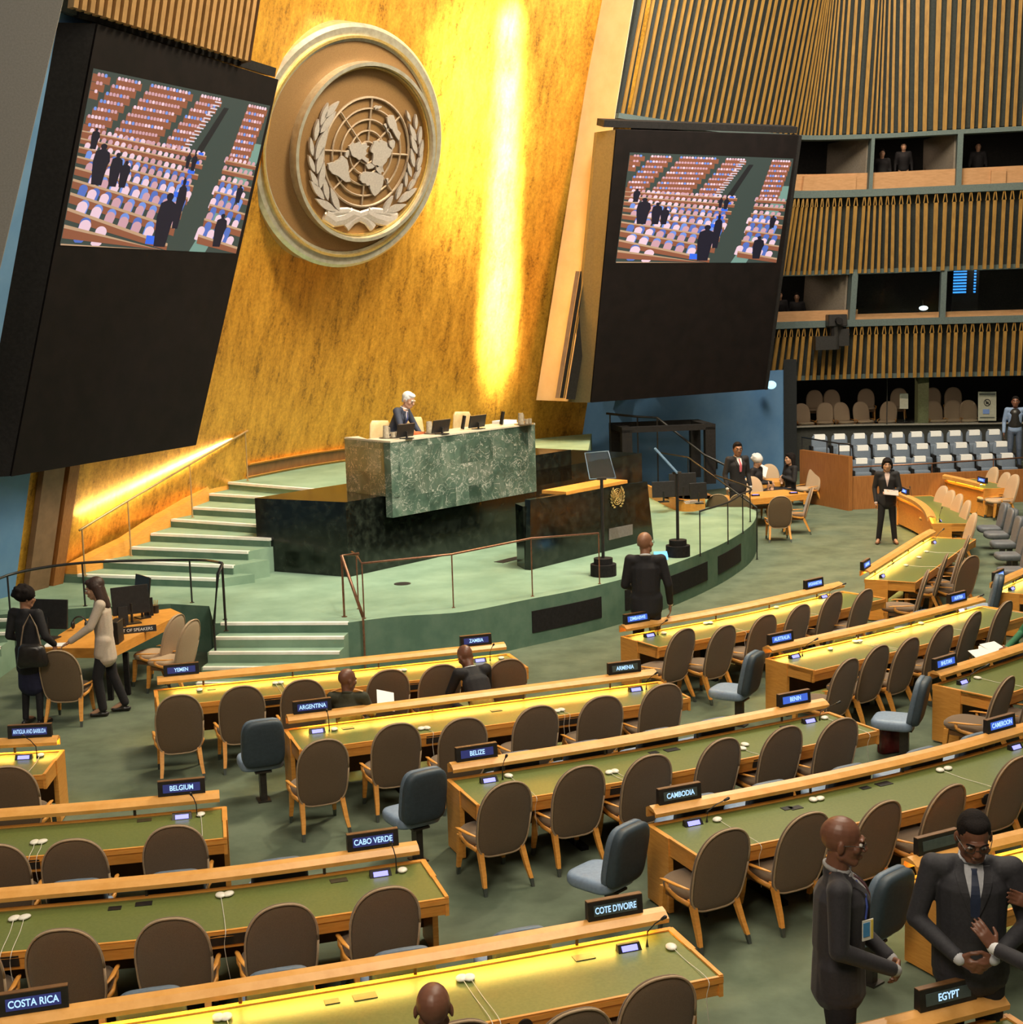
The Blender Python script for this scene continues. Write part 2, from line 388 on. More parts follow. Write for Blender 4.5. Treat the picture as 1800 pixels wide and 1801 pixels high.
# blue wall left of the gold (far left)
q,n,tt=gold_at(30,1035); b=MB(); s=n*LEAN+Vector((0,0,1)); q0=q+n*.05-s*q.z-tt*.1
B=[q0,q0-tt*6,q0-tt*6-n*.3,q0-n*.3]; b.hexa(B,[p+s*12 for p in B]); tag(b.build('wall_left',bluewall),kind='structure')
# baseboard + grille at upper stage level
seg=[(p,n) for p,n in zip(gp,gn) if -5.9<p.x<-1.0]
b=MB(); b.loft([[gpt(p,n,1.95,.05),gpt(p,n,2.0,.09),gpt(p,n,2.0,.0),gpt(p,n,1.95,0)] for p,n in seg]); b.loft([[gpt(p,n,2.22,.02),gpt(p,n,2.27,.09),gpt(p,n,2.27,.0),gpt(p,n,2.22,0)] for p,n in seg])
b.m=1; b.loft([[gpt(p,n,1.98,.03),gpt(p,n,2.24,.03),gpt(p,n,2.24,0),gpt(p,n,1.98,0)] for p,n in seg])
bb=b.build('baseboard_front',[wood,woodd]); tag(bb,kind='structure')
# ------------------------------------------------ stage
# front curve of lower stage at z=.75 (from pixels of its edge)
edge=[at(612,1095,.75),at(700,1084,.75),at(815,1076,.75),at(925,1055,.75),at(1045,1031,.75),at(1160,1000,.75),at(1250,966,.75),at(1300,940,.75),at(1325,920,.75),at(1333,900,.75)]
edge=catmull([Vector((p.x,p.y,0)) for p in edge],6)
last=edge[-1]
back=[last+Vector((-.2,1.6,0)),last+Vector((-2.0,3.6,0)),Vector((2.2,37.5,0)),Vector((-3.9,32.6,0)),Vector((-5.6,29.8,0)),Vector((-8.0,24.6,0)),Vector((-9.2,22.2,0))]
# lower flight notch: stairs between x of left px 388 and right px 612
LFR=edge[0]; LFL=at(388,1096,.75); LFL.z=0
left=[Vector((v.x,v.y,0)) for v in (at(-200,1090,.75),at(-60,1086,.75),at(60,1076,.75),at(150,1069,.75),at(300,1062,.75),at(368,1066,.75))]+[LFL+Vector((-.1,.0,0))]
poly=[LFL,LFR]+edge[1:]+back+left
b=MB()
n=len(poly)
b.m=0; b.add([(p.x,p.y,.75) for p in poly],[tuple(range(n))])
b.m=1; b.add([(p.x,p.y,.75) for p in poly]+[(p.x,p.y,0) for p in poly],[(i,i+n,(i+1)%n+n,(i+1)%n) for i in range(n)])
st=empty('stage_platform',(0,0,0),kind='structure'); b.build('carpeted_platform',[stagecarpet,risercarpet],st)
en=normals2(edge)
def along(poly,s):
    d=0
    for i in range(len(poly)-1):
        L=(poly[i+1]-poly[i]).length
        if d+L>=s: return poly[i].lerp(poly[i+1],(s-d)/L)
        d+=L
    return poly[-1]
def near(poly,q):
    d=0;best=(9e9,0)
    for i in range(len(poly)-1):
        L=(poly[i+1]-poly[i]).length
        for k in range(10):
            p=poly[i].lerp(poly[i+1],k/10); e=(p-Vector((q.x,q.y,0))).length
            if e<best[0]: best=(e,d+L*k/10)
        d+=L
    return best[1]
for (x0,y0,x1,y1) in ((902,1093,1028,1070),(1060,1058,1100,1045),(1180,1040,1247,1012),(1262,1003,1303,980)):
    a=near(edge,at(x0,y0-20,.5)); c=near(edge,at(x1,y1-20,.5)); b=MB()
    P=[along(edge,a+(c-a)*k/6) for k in range(7)]; N=normals2(P)
    b.strip(P,N,.0,.012,.2,.55); b.build('vent_grille',blackm,st)
# lower flight: 5 risers, nosings from pixels
def stairs(name,rows,z0,dz,par,mats=(stagecarpet,risercarpet)):
    pass
lf=empty('lower_stairs',(0,0,0),kind='structure')
dirx=(LFR-LFL).normalized(); dn=Vector((dirx.y,-dirx.x,0))
wid=(LFR-LFL).length
for k in range(1,5):
    z=.75-.15*k; tr=.30
    b=MB(); a=LFL+dn*(tr*(k-1))-dirx*.02; c=LFR+dn*(tr*(k-1))+dirx*.0
    q=[a,c,c+dn*tr,a+dn*tr]; b.m=1; b.hexa([Vector((p.x,p.y,0)) for p in q],[Vector((p.x,p.y,z)) for p in q]); b.build('step',[stagecarpet,stagecarpet],lf)
for k in range(0,5):
    z=.75-.15*k; tr=.30
    a=LFL+dn*(tr*(k-.22)); c=LFR+dn*(tr*(k-.22)); q=[a,c,c+dn*.07,a+dn*.07]; b=MB(); b.hexa([Vector((p.x,p.y,z-.035)) for p in q],[Vector((p.x,p.y,z+.006)) for p in q]); b.build('nosing',nosing,lf)
# upper stage + flight
UL=[(403,848,500,856),(370,868,448,873),(340,892,449,898),(303,913,450,923),(267,938,451,946),(232,962,437,970),(185,985,411,995),(138,1010,384,1018)]
us=empty('upper_stairs',(0,0,0),kind='structure')
rowsP=[]
for k,(xa,ya,xb,yb) in enumerate(UL):
    z=1.95-.15*k; rowsP.append((at(xa,ya,z),at(xb,yb,z),z))
Bc=at(614,1015,.75); fdir=Vector((.64,.77,0)); nd=Vector((.77,-.64,0)).normalized(); sdir=(at(455,1003,.75)-Bc).normalized()
for k,(a,c,z) in enumerate(rowsP):
    t=(c-a).normalized(); nn=Vector((t.y,-t.x,0)); 
    a2=a-t*.5
    if k<len(rowsP)-1: na,nc,_=rowsP[k+1]
    if k>=1:
        pa,pc,_=rowsP[k-1]; pt=(pc-pa).normalized()
        cc=c if k>4 else c+t*.3
        q=[a2,cc,pc+pt*.35-nn*.1,pa-pt*.5-nn*.1]
        b=MB(); b.hexa([Vector((p.x,p.y,.74)) for p in q],[Vector((p.x,p.y,z)) for p in q]); b.build('step',stagecarpet,us)
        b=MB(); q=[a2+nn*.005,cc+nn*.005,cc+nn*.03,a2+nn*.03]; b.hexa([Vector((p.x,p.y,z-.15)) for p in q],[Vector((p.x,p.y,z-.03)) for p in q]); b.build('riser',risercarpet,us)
    cc=c if k>4 else c+t*(.3 if k else .9)
    q=[a+nn*.035,cc+nn*.035,cc-nn*.05,a-nn*.05]; b=MB(); b.hexa([Vector((p.x,p.y,z-.04)) for p in q],[Vector((p.x,p.y,z+.008)) for p in q]); b.build('nosing',nosing,us)
a,c,z=rowsP[0]
up=[a-(c-a).normalized()*.4,c,c+(c-a).normalized()*1.5,Bc+fdir*.9+nd*-1.2,Bc+fdir*6.0-nd*.6,Bc+fdir*9.0-nd*1.5,Vector((2.2,37.8,0)),Vector((-1.7,35.9,0)),Vector((-4.2,32.6,0)),Vector((-5.9,29.8,0))]
b=MB(); b.prism([(p.x,p.y) for p in up],.74,1.95); tag(b.build('upper_stage',stagecarpet),kind='structure')
# wall stringer along the stair
b=MB(); pts=[(rowsP[k][0]-Vector((0,0,0)),rowsP[k][2]) for k in range(8)]
rr=[]
for k in range(7,-1,-1):
    p,z=rowsP[k][0],rowsP[k][2]; t=(rowsP[k][1]-p).normalized(); e=p-t*.02
    rr.append([Vector((e.x,e.y,z-.16)),Vector((e.x,e.y,z+.16)),Vector((e.x,e.y,z+.16))-t*.25,Vector((e.x,e.y,z-.16))-t*.25])
b.loft(rr); tag(b.build('baseboard_left',wood),kind='structure')
# ------------------------------------------------ podium: black granite base + green marble desk
bl=at(455,1003,.75)
pod=empty('podium',Bc,0,'Black granite podium base with green marble dais desk on stage','podium')
def W(o,p): return Vector(p)-Vector(o.location)
L=9.0
q=[Bc,Bc+fdir*L,Bc+fdir*L-nd*2.1,Bc+sdir*1.97-nd*0+fdir*.0]
Q=[W(pod,p) for p in (Bc,Bc+fdir*L,Bc+fdir*L-nd*1.9,Bc+fdir*.9-nd*2.0,bl)]
b=MB(); b.prism([(p.x,p.y) for p in Q],0,1.31); b.build('granite_base',granite,pod)
off=.3
m0=atp(686,777,Bc+nd*off,nd); m1=atp(941,748,Bc+nd*off,nd); ztop=3.02; zbot=1.70
mr=at(606,772,3.02)
A0=Vector((m0.x,m0.y,0)); A1=Vector((m1.x,m1.y,0)); A3=Vector((mr.x,mr.y,0))
A2=A1+(A3-A0)
b=MB()
P=[W(pod,p) for p in (A0,A1,A2,A3)]
P2=[P[0],P[1],P[1]-nd*.9,P[0]-nd*.9]
# front slab
th=nd*.16
fr=[P[0],P[1],P[1]-th,P[0]-th]
b.hexa([Vector((p.x,p.y,zbot-.75)) for p in fr],[Vector((p.x,p.y,ztop-.75)) for p in fr])
sd=(P[3]-P[0]).normalized(); sn=Vector((-sd.y,sd.x,0))
if sn.dot(fdir)<0: sn=-sn
lf_=[P[0]+sn*0,P[0]+sn*.16,P[3]+sn*.16,P[3]]
b.hexa([Vector((p.x,p.y,2.06-.75)) for p in lf_],[Vector((p.x,p.y,ztop-.75)) for p in lf_])
mo=b.build('marble_front',marble,pod)
# box-projected uv
me=mo.data; uvl=me.uv_layers.new(name='UVMap')
for pl in me.polygons:
    nn=pl.normal
    for li in pl.loop_indices:
        co=me.vertices[me.loops[li].vertex_index].co
        d=co.dot(fdir) if abs(nn.dot(nd))>.5 else co.dot(nd)
        uvl.data[li].uv=(d,co.z) if abs(nn.z)<.6 else (co.dot(fdir),co.dot(nd))
b=MB(); T=[P[0]+nd*.01,P[1]+nd*.01,P[1]-nd*.75,P[0]-nd*.75+sn*.16,P[3]+sn*.3,P[3]]
b.prism([(p.x,p.y) for p in T],ztop-.75,ztop-.75+.03); b.build('desk_surface',M('dais_top',(.50,.46,.36),(.58,.53,.42),.35),pod)
# low right wing
b=MB(); w0=atp(945,870,Bc-nd*.25,nd); 
q=[A1-nd*.3+fdir*.02,A1+fdir*1.55-nd*.3,A1+fdir*1.55-nd*1.3,A1-nd*1.3+fdir*.02]; q=[W(pod,p) for p in q]
b.prism([(p.x,p.y) for p in q],1.0,1.62); b.build('side_wing',granite,pod)
# ------------------------------------------------ lectern
lo=at(1035,1015,.75)
lec=empty('lectern',lo,0,'Black granite speaker lectern with gold emblem and grey plate','lectern')
l0=at(933,1005,.75); l1=at(1150,1010,.75)
ld=fdir; ln=nd
# front face is parallel to the podium; left bottom from photo, right bottom hidden
FL=at(933,1003,.75)
def lp(px,py): return atp(px,py,FL,ln)
TL=lp(933,879); TR=lp(1139,847); BR=lp(1150,968)
b=MB(); fr=[FL,Vector((BR.x,BR.y,.75)),TR,TL]; b.prismp([W(lec,p) for p in fr],-ln*.12); b.build('front_panel',granite,lec)
b=MB(); q=[FL-ln*.12,Vector((BR.x,BR.y,.75))-ln*.12,Vector((BR.x,BR.y,.75))-ln*.5-ld*.25,FL-ln*.5+ld*.25]; q=[W(lec,p) for p in q]
b.hexa([Vector((p.x,p.y,0)) for p in q],[Vector((p.x,p.y,TL.z-.75-.12)) for p in q]); b.build('cabinet',granite,lec)
d0=lp(996,868); d1=lp(1104,847)
b=MB(); q=[W(lec,p) for p in (d0+Vector((0,0,0)),d1,d1-ln*.55,d0-ln*.55)]; b.hexa([p+Vector((0,0,-.03)) for p in q],[p+Vector((0,0,.03)) for p in q]); b.build('reading_desk',wood,lec)
b=MB(); q=[lp(1071,930),lp(1112,922),lp(1112,940),lp(1071,950)]; b.prismp([W(lec,p)+ln*.002 for p in q],ln*.015); b.build('plate',M('grey_plate',(.16,.13,.12),(.2,.17,.16),.5),lec)
LECC=lp(1085,876)
#%%RIGHTWALL
RW=[Vector((x,y,0)) for x,y in ((1.45,36.5),(4.4,39.9),(7.6,42.6),(10.4,43.05),(12.8,42.6),(15.2,42.1),(19,41.2))]
rp=catmull(RW,24); rn=normals2(rp)
def rpt(i,z,off=0):
    i=max(0,min(len(rp)-1.001,i)); k=int(i); t=i-k; p=rp[k].lerp(rp[k+1],t); n=rn[k].lerp(rn[k+1],t)
    return Vector((p.x,p.y,0))+n*(LEAN*(z-2.9)+off)+Vector((0,0,z))
NR=len(rp)-1
def band(name,i0,i1,z0,z1,o0,o1,mat,par=None,step=2):
    b=MB(); idx=[i0+(i1-i0)*k/max(1,int((i1-i0)/step)) for k in range(int(max(1,int((i1-i0)/step)))+1)]
    b.loft([[rpt(i,z0,o0),rpt(i,z0,o1),rpt(i,z1,o1),rpt(i,z1,o0)] for i in idx])
    return b.build(name,mat,par)
def slats(name,i0,i1,z0,z1,pitch,wdt,dep,mat,par,off=.0,hook=False):
    b=MB(); s=0; i=i0; cnt=0
    L=[0]
    for k in range(NR): L.append(L[-1]+(rp[k+1]-rp[k]).length)
    def idx_at(s):
        for k in range(NR):
            if L[k+1]>=s: return k+(s-L[k])/(L[k+1]-L[k])
        return NR
    k0=int(i0); s=L[k0]+(L[min(k0+1,NR)]-L[k0])*(i0-k0); k1=int(i1); s1=L[k1] if k1<=NR else L[NR]
    while s<s1:
        jit=[0,.03,-.02,.015][cnt%4]*pitch*2.2
        ii=idx_at(s+jit); jj=idx_at(s+jit+wdt)
        B=[rpt(ii,z0,off),rpt(jj,z0,off),rpt(jj,z0,off+dep),rpt(ii,z0,off+dep)]
        Tt=[rpt(ii,z1,off),rpt(jj,z1,off),rpt(jj,z1,off+dep),rpt(ii,z1,off+dep)]
        b.hexa(B,Tt)
        if hook:
            c=rpt((ii+jj)/2,z1,off+dep*.6)
            a0=rpt(ii,z1,off+dep); a1=rpt(jj,z1,off+dep); tp=rpt((ii*.5+jj*.5),z1+.36,off+dep*.3)
            b.tube([a0,tp],.018,5); b.tube([a1,tp],.018,5)
        s+=pitch*(1+.42*max(0,min(1,(52-ii)/30))); cnt+=1
    return b.build(name,mat,par)
t=tag(empty('wall_right',(0,0,0)),kind='structure')
band('slat_backing',0,NR,9.95,17,-.35,-.25,slatback,t,4)
slats('slats',1.0,NR,9.8,17,.235,.10,.035,slatm,t,off=-.04)
band('lower_beam',0,NR,9.78,9.9,-.35,.0,concrete,t,4)
for z0,z1,nm in ((6.05,8.2,'upper_parapet'),(2.93,4.5,'lower_parapet')):
    band('slat_backing',14,NR,z0+.05,z1,-.45,-.38,slatback,t,4)
    band('beam',14,NR,z1,z1+.2,-.45,.10,concrete,t,4)
    slats('slats',40,NR,z0,z1-.25,.23,.105,.06,slatm,t,off=.02,hook=True)
    band('under_beam',14,NR,z0-.02,z0+.12,-.45,-.25,concrete,t,4)
band('parapet_board',14,NR,8.4,8.88,-.35,-.28,parapet,t,4)
band('parapet_board',14,73,4.7,5.0,-.30,-.25,parapet,t,4)
band('parapet_board',73,NR,4.7,4.86,-.40,-.30,parapet,t,4)
for i0,i1,z0,z1 in ((53,70,8.38,8.82),(110,114,8.38,8.78)): band('sloped_panel',i0,i1,z0,z1,-.28,-.16,parapet,t,1)
for i,z0,z1 in ((73.5,8.38,9.8),(99.5,8.38,9.8),(70.2,4.68,6.1),(96.5,4.68,6.1),(121,4.68,6.1),(124,8.4,9.8)):
    band('mullion',i,i+1.6,z0,z1,-.45,.02,concrete,t,1)
# recess walls and floors of the galleries
for z1_,pw_ in ((9.7,4),(6.0,3)):
    for i_ in (58,86,110): light('AREA',rpt(i_,z1_,-1.5),rpt(i_,0,-1.7),pw_,(1,.8,.6),.6)  # small unseen fills added in the bays so the people show
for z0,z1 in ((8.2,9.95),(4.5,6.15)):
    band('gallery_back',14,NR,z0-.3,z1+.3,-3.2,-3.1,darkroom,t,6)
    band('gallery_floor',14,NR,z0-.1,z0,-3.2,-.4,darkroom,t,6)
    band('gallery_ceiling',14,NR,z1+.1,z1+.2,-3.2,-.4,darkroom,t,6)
greypart=M('partition_plaster',(.16,.13,.10),(.2,.165,.13),.8)
for i,z0,z1 in ((73,8.38,9.9),(99,8.38,9.9),(69.5,4.68,6.1)):
    b=MB(); p=[rpt(i,z0,-.4),rpt(i-7,z0,-2.2),rpt(i-7,z1,-2.2),rpt(i,z1,-.4)]; b.prismp(p,rpt(i+.5,z0,0)-rpt(i,z0,0)); b.build('side_partition',greypart,t)
# control room glass with equipment lights
for a,c,k in ((72,96,1),(98.5,121,2)):
    b=MB(); b.loft([[rpt(i,4.86,-.2),rpt(i,4.86,-.19),rpt(i,6.05,-.19),rpt(i,6.05,-.2)] for i in (a,(a+c)/2,c)]); tag(b.build('window_%d'%k,glass),kind='structure')
rk=empty('equipment_rack',rpt(104,4.6,-2),0,'Dark equipment rack with rows of blue indicator lights behind control room glass','rack')
b=MB(); r0=[rpt(i,z,o)-rk.location for z in (4.6,6.1) for i,o in ((102,-2.2),(110,-2.2),(110,-1.9),(102,-1.9))]; b.hexa(r0[:4],r0[4:]); b.build('cabinet',black,rk)
b=MB()
for ix in (103,104.2,105.4,108.8):
    for kz in range(8):
        c=rpt(ix,6.05-.09*kz,-1.87)-rk.location; b.box(c,(.16 if ix<108 else .06,.03,.05))
b.build('indicator_lights',EM('rack_blue_led',(.05,.35,1),1.3),rk)
lp_=empty('desk_lamp',rpt(92.5,4.86,-.8),0,'Small bright white desk lamp behind control room glass','lamp')
b=MB(); b.cyl((0,0,0),.12,.03); b.tube([(0,0,0),(-.03,0,.35)],.012); b.build('stand',steel,lp_); b=MB(); b.ell((0,0,.12),(.14,.1,.07)); b.build('lamp_head',EM('lamp_white',(.8,.95,1),2.2),lp_)
# lower room: sill wall, glass wall, dim chairs behind
band('sill_wall',46,NR,0,1.42,-.75,-.62,M('charcoal_wall',(.035,.035,.032),(.05,.05,.045),.8),t,3)
band('sill_cap',46,NR,1.42,1.46,-.8,-.5,M('sill_metal',(.4,.36,.32),(.5,.45,.4),.4,metal=.5),t,3)
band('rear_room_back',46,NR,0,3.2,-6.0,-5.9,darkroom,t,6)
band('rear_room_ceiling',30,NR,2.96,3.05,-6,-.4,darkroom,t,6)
b=MB(); b.loft([[rpt(i,1.46,-.68),rpt(i,1.46,-.67),rpt(i,3.1,-.67),rpt(i,3.1,-.68)] for i in np.linspace(50,118,9)]); tag(b.build('window_3',glass),kind='structure')
b=MB(); c=at(1633,747,1.45); 
ci=rpt(93,0,-.9); b.box((ci.x,ci.y,2.2),(.34,.34,1.9)); tag(b.build('trim_3',M('yellow_green_column',(.16,.165,.07),(.22,.22,.1),.6)),kind='structure')
b=MB(); ci=rpt(82.5,2,-.66); b.box((ci.x,ci.y,2.25),(.03,.03,1.6)); tag(b.build('trim_4',steel),kind='structure')
light('AREA',rpt(72,2.9,-2.0),rpt(72,0,-2.6),16,(1,.8,.65),3)
light('AREA',rpt(100,2.9,-2.0),rpt(100,0,-2.6),8,(1,.8,.65),3)
# blue wall under the right screen
bw0=Vector((1.62,38.25,0)); bw1=Vector((8.3,42.0,0)); dd=(bw1-bw0).normalized(); bn=Vector((dd.y,-dd.x,0))
b=MB(); q=[bw0-dd*1.0,bw1,bw1-bn*.2,bw0-bn*.2-dd*1.0]; b.hexa([Vector((p.x,p.y,0)) for p in q],[Vector((p.x,p.y,3.3)) for p in q]); tag(b.build('wall_back',bluewall),kind='structure')
b=MB(); q=[bw1-dd*.25+bn*.05,bw1+dd*.2+bn*.1,bw1+dd*.2-bn*.2,bw1-bn*.2]; b.hexa([Vector((p.x,p.y,0)) for p in q],[Vector((p.x,p.y,3.6)) for p in q]); tag(b.build('trim_5',M('black_reveal',(.008,.01,.012),(.012,.014,.016),.8)),kind='structure')
# cream pier with bronze edge strips
pn=rn[0]; pt=(rp[1]-rp[0]).normalized()
e0=atY(943,690,35.95); e1=atY(999,698,35.1)
def leanpt(p,n,z): return Vector((p.x,p.y,0))+n*(LEAN*(z-3.0))+Vector((0,0,z))
zt=17
def quadcol(name,a,c,dep,mat,z0=3.0,z1=zt,nn=None,par=None):
    nn=nn or pn; v=(c-a)*1.0; v.z=0; back=Vector((-v.y,v.x,0)).normalized()*dep
    B=[a,c,c+back,a+back]; b=MB(); b.hexa([leanpt(p,nn,z0) for p in B],[leanpt(p,nn,z1) for p in B]); return b.build(name,mat,par)
pier=tag(empty('trim_6',(0,0,0)),kind='structure')
PN=Vector((.80,-.60,0))
quadcol('cream_face',e0,e1,.02,cream,nn=PN*.84,par=pier)
# screen boxes
def screen(name,corn,Y0,px0,ang,label,depth,side,bezel=.12):
    d=Vector((math.sin(R_(ang)),math.cos(R_(ang)),0)); nn=Vector((d.y,-d.x,0)); s=nn*LEAN+Vector((0,0,1)); N=d.cross(s).normalized()
    if N.dot(nn)<0: N=-N
    p0=atY(px0[0],px0[1],Y0)
    q=[atp(x,y,p0,N) for x,y in corn]
    base=q[0].copy()
    e=empty(name,base,0,label,'screen')
    q=[p-base for p in q]
    b=MB(); b.prismp(q,-N*.12); b.build('display_panel',ledpanel,e)
    return e,q,d,nn,s,N,p0,base
SL=screen('video_screen',((20,838),(345,783),(490,140),(172,42)),26.3,(345,783),27.3,'Large black leaning LED screen at left showing rows of blue and pink seats','l',0)
SRT=screen('video_screen',((1040,708),(1345,685),(1405,238),(1085,228)),35,(1040,708),60,'Black leaning LED screen right of the gold wall showing rows of seats','r',0)
for (e,q,d,nn,s,N,p0,base),nm,dp in ((SL,'L',1.7),(SRT,'R',.55)):
    # housing behind the panel
    b=MB(); back=-N*dp
    if nm=='L': hq=[q[0]-d*.9-nn*.9,q[0]-d*.02-N*.02,q[3]-d*.02-N*.02,q[3]-d*.9-nn*.9]
    else: hq=[q[0]-d*.26-nn*.5,q[0]-d*.03,q[3]-d*.03,q[3]-d*.20-nn*.5]
    b.prismp(hq,-nn*.12+Vector((0,0,0))); b.build('side_housing',blackm if nm=='L' else M('olive_brown_metal',(.075,.058,.032),(.095,.075,.042),.6),e)
    b=MB(); tq=[q[3]-d*.3+s*.03,q[2]+d*.02+s*.03,q[2]+d*.02+s*.18,q[3]-d*.3+s*.18]; b.prismp([p-N*.1 for p in tq],-N*.3); b.build('top_bracket',blackm,e)
    if nm=='R':
        b=MB(); rq=[q[1]+d*.0,q[1]+d*.09,q[2]+d*.09,q[2]+d*.0]; b.prismp([p+N*.03 for p in rq],-N*.3); b.build('side_frame',blackm,e)
# bronze trims beside pier
def sline(pxb,pxt,wpx,name,mat,dep=.05,Y=35.0,nn=PN*.84,par=pier):
    a=atY(pxb[0],pxb[1],Y); z0=a.z; c=atY(pxb[0]+wpx,pxb[1]+wpx*.05,Y-.0)
    # vertical extent until top pixel
    zz=z0
    b=MB()
    zs=z0
    while True:
        p=Vector((a.x,a.y,0))+nn*(LEAN*(zs-z0))+Vector((0,0,zs)); r=p-CP
        f=r.dot(fw); yy=900.5-F*(r.dot(upv)/f)
        if yy<=pxt[1] or zs>17: break
        zs+=.05
    v=(c-a); bk=Vector((-v.y,v.x,0)).normalized()*dep
    A=[a,c,c+bk,a+bk]; sh=nn*(LEAN*(zs-z0))+Vector((0,0,zs-z0))
    b.hexa(A,[p+sh for p in A]); return b.build(name,mat,par)
sline((977,700),(1053,480),7,'edge_strip',slatbrown)
sline((985,700),(1060,480),9,'edge_strip',blackm,Y=35.02)
sline((991,700),(1067,480),2,'edge_strip',slatm,Y=34.95)
sline((996,702),(1070,482),16,'edge_strip',blackm,Y=35.05)
sline((1008,478),(1078,200),7,'edge_strip',slatbrown,Y=35.1)
sline((1017,482),(1090,200),12,'edge_strip',blackm,Y=35.12)
sline((1029,482),(1080,200),2.5,'edge_strip',slatm,Y=35.0)
# upper left slat panel above the left screen
e,q,d,nn,s,N,p0,base=SL
Nl=N; sg=base
a=atp(128,12,p0+N*.15,N); c=atp(440,108,p0+N*.15,N)
tl=tag(empty('trim_7',(0,0,0)),kind='structure')
b=MB(); n_=25; u=(c-a)
for k in range(n_):
    p=a+u*((k+.1)/n_); w_=u/n_*.55; b.prismp([p,p+w_,p+w_+s*5,p+s*5],-nn*.12)
b.build('slats',M('left_slat_wood',(.28,.155,.055),(.36,.2,.075),.5,scale=4),tl)
b=MB(); b.prismp([a-nn*.3,c-nn*.3,c-nn*.3+s*5,a-nn*.3+s*5],-nn*.1); b.build('slat_backing',slatback,tl)
b=MB(); b.prismp([c+u.normalized()*.02,c+u.normalized()*.10-nn*.25,c+u.normalized()*.10-nn*.25+s*5,c+u.normalized()*.02+s*5],-nn*.1); b.build('end_board',slatbrown,tl)
# grey wall at far left, nearer the camera than the screen
g0=atY(-60,700,19); g1=atY(112,10,19)
b=MB(); wl=[Vector((-3.9-2.2,18.6,13)),Vector((-7.1,18.6,5.5)),Vector((-8.6,18.6,2.0)),Vector((-14,18.6,2.0)),Vector((-14,18.6,13))]
wl=[atY(125,-60,19.5),atY(-40,640,19.5),atY(-600,640,19.5),atY(-600,-60,19.5)]
b.prismp(wl,Vector((0,.02,0))); tag(b.build('wall_near_left',greywall),kind='structure')
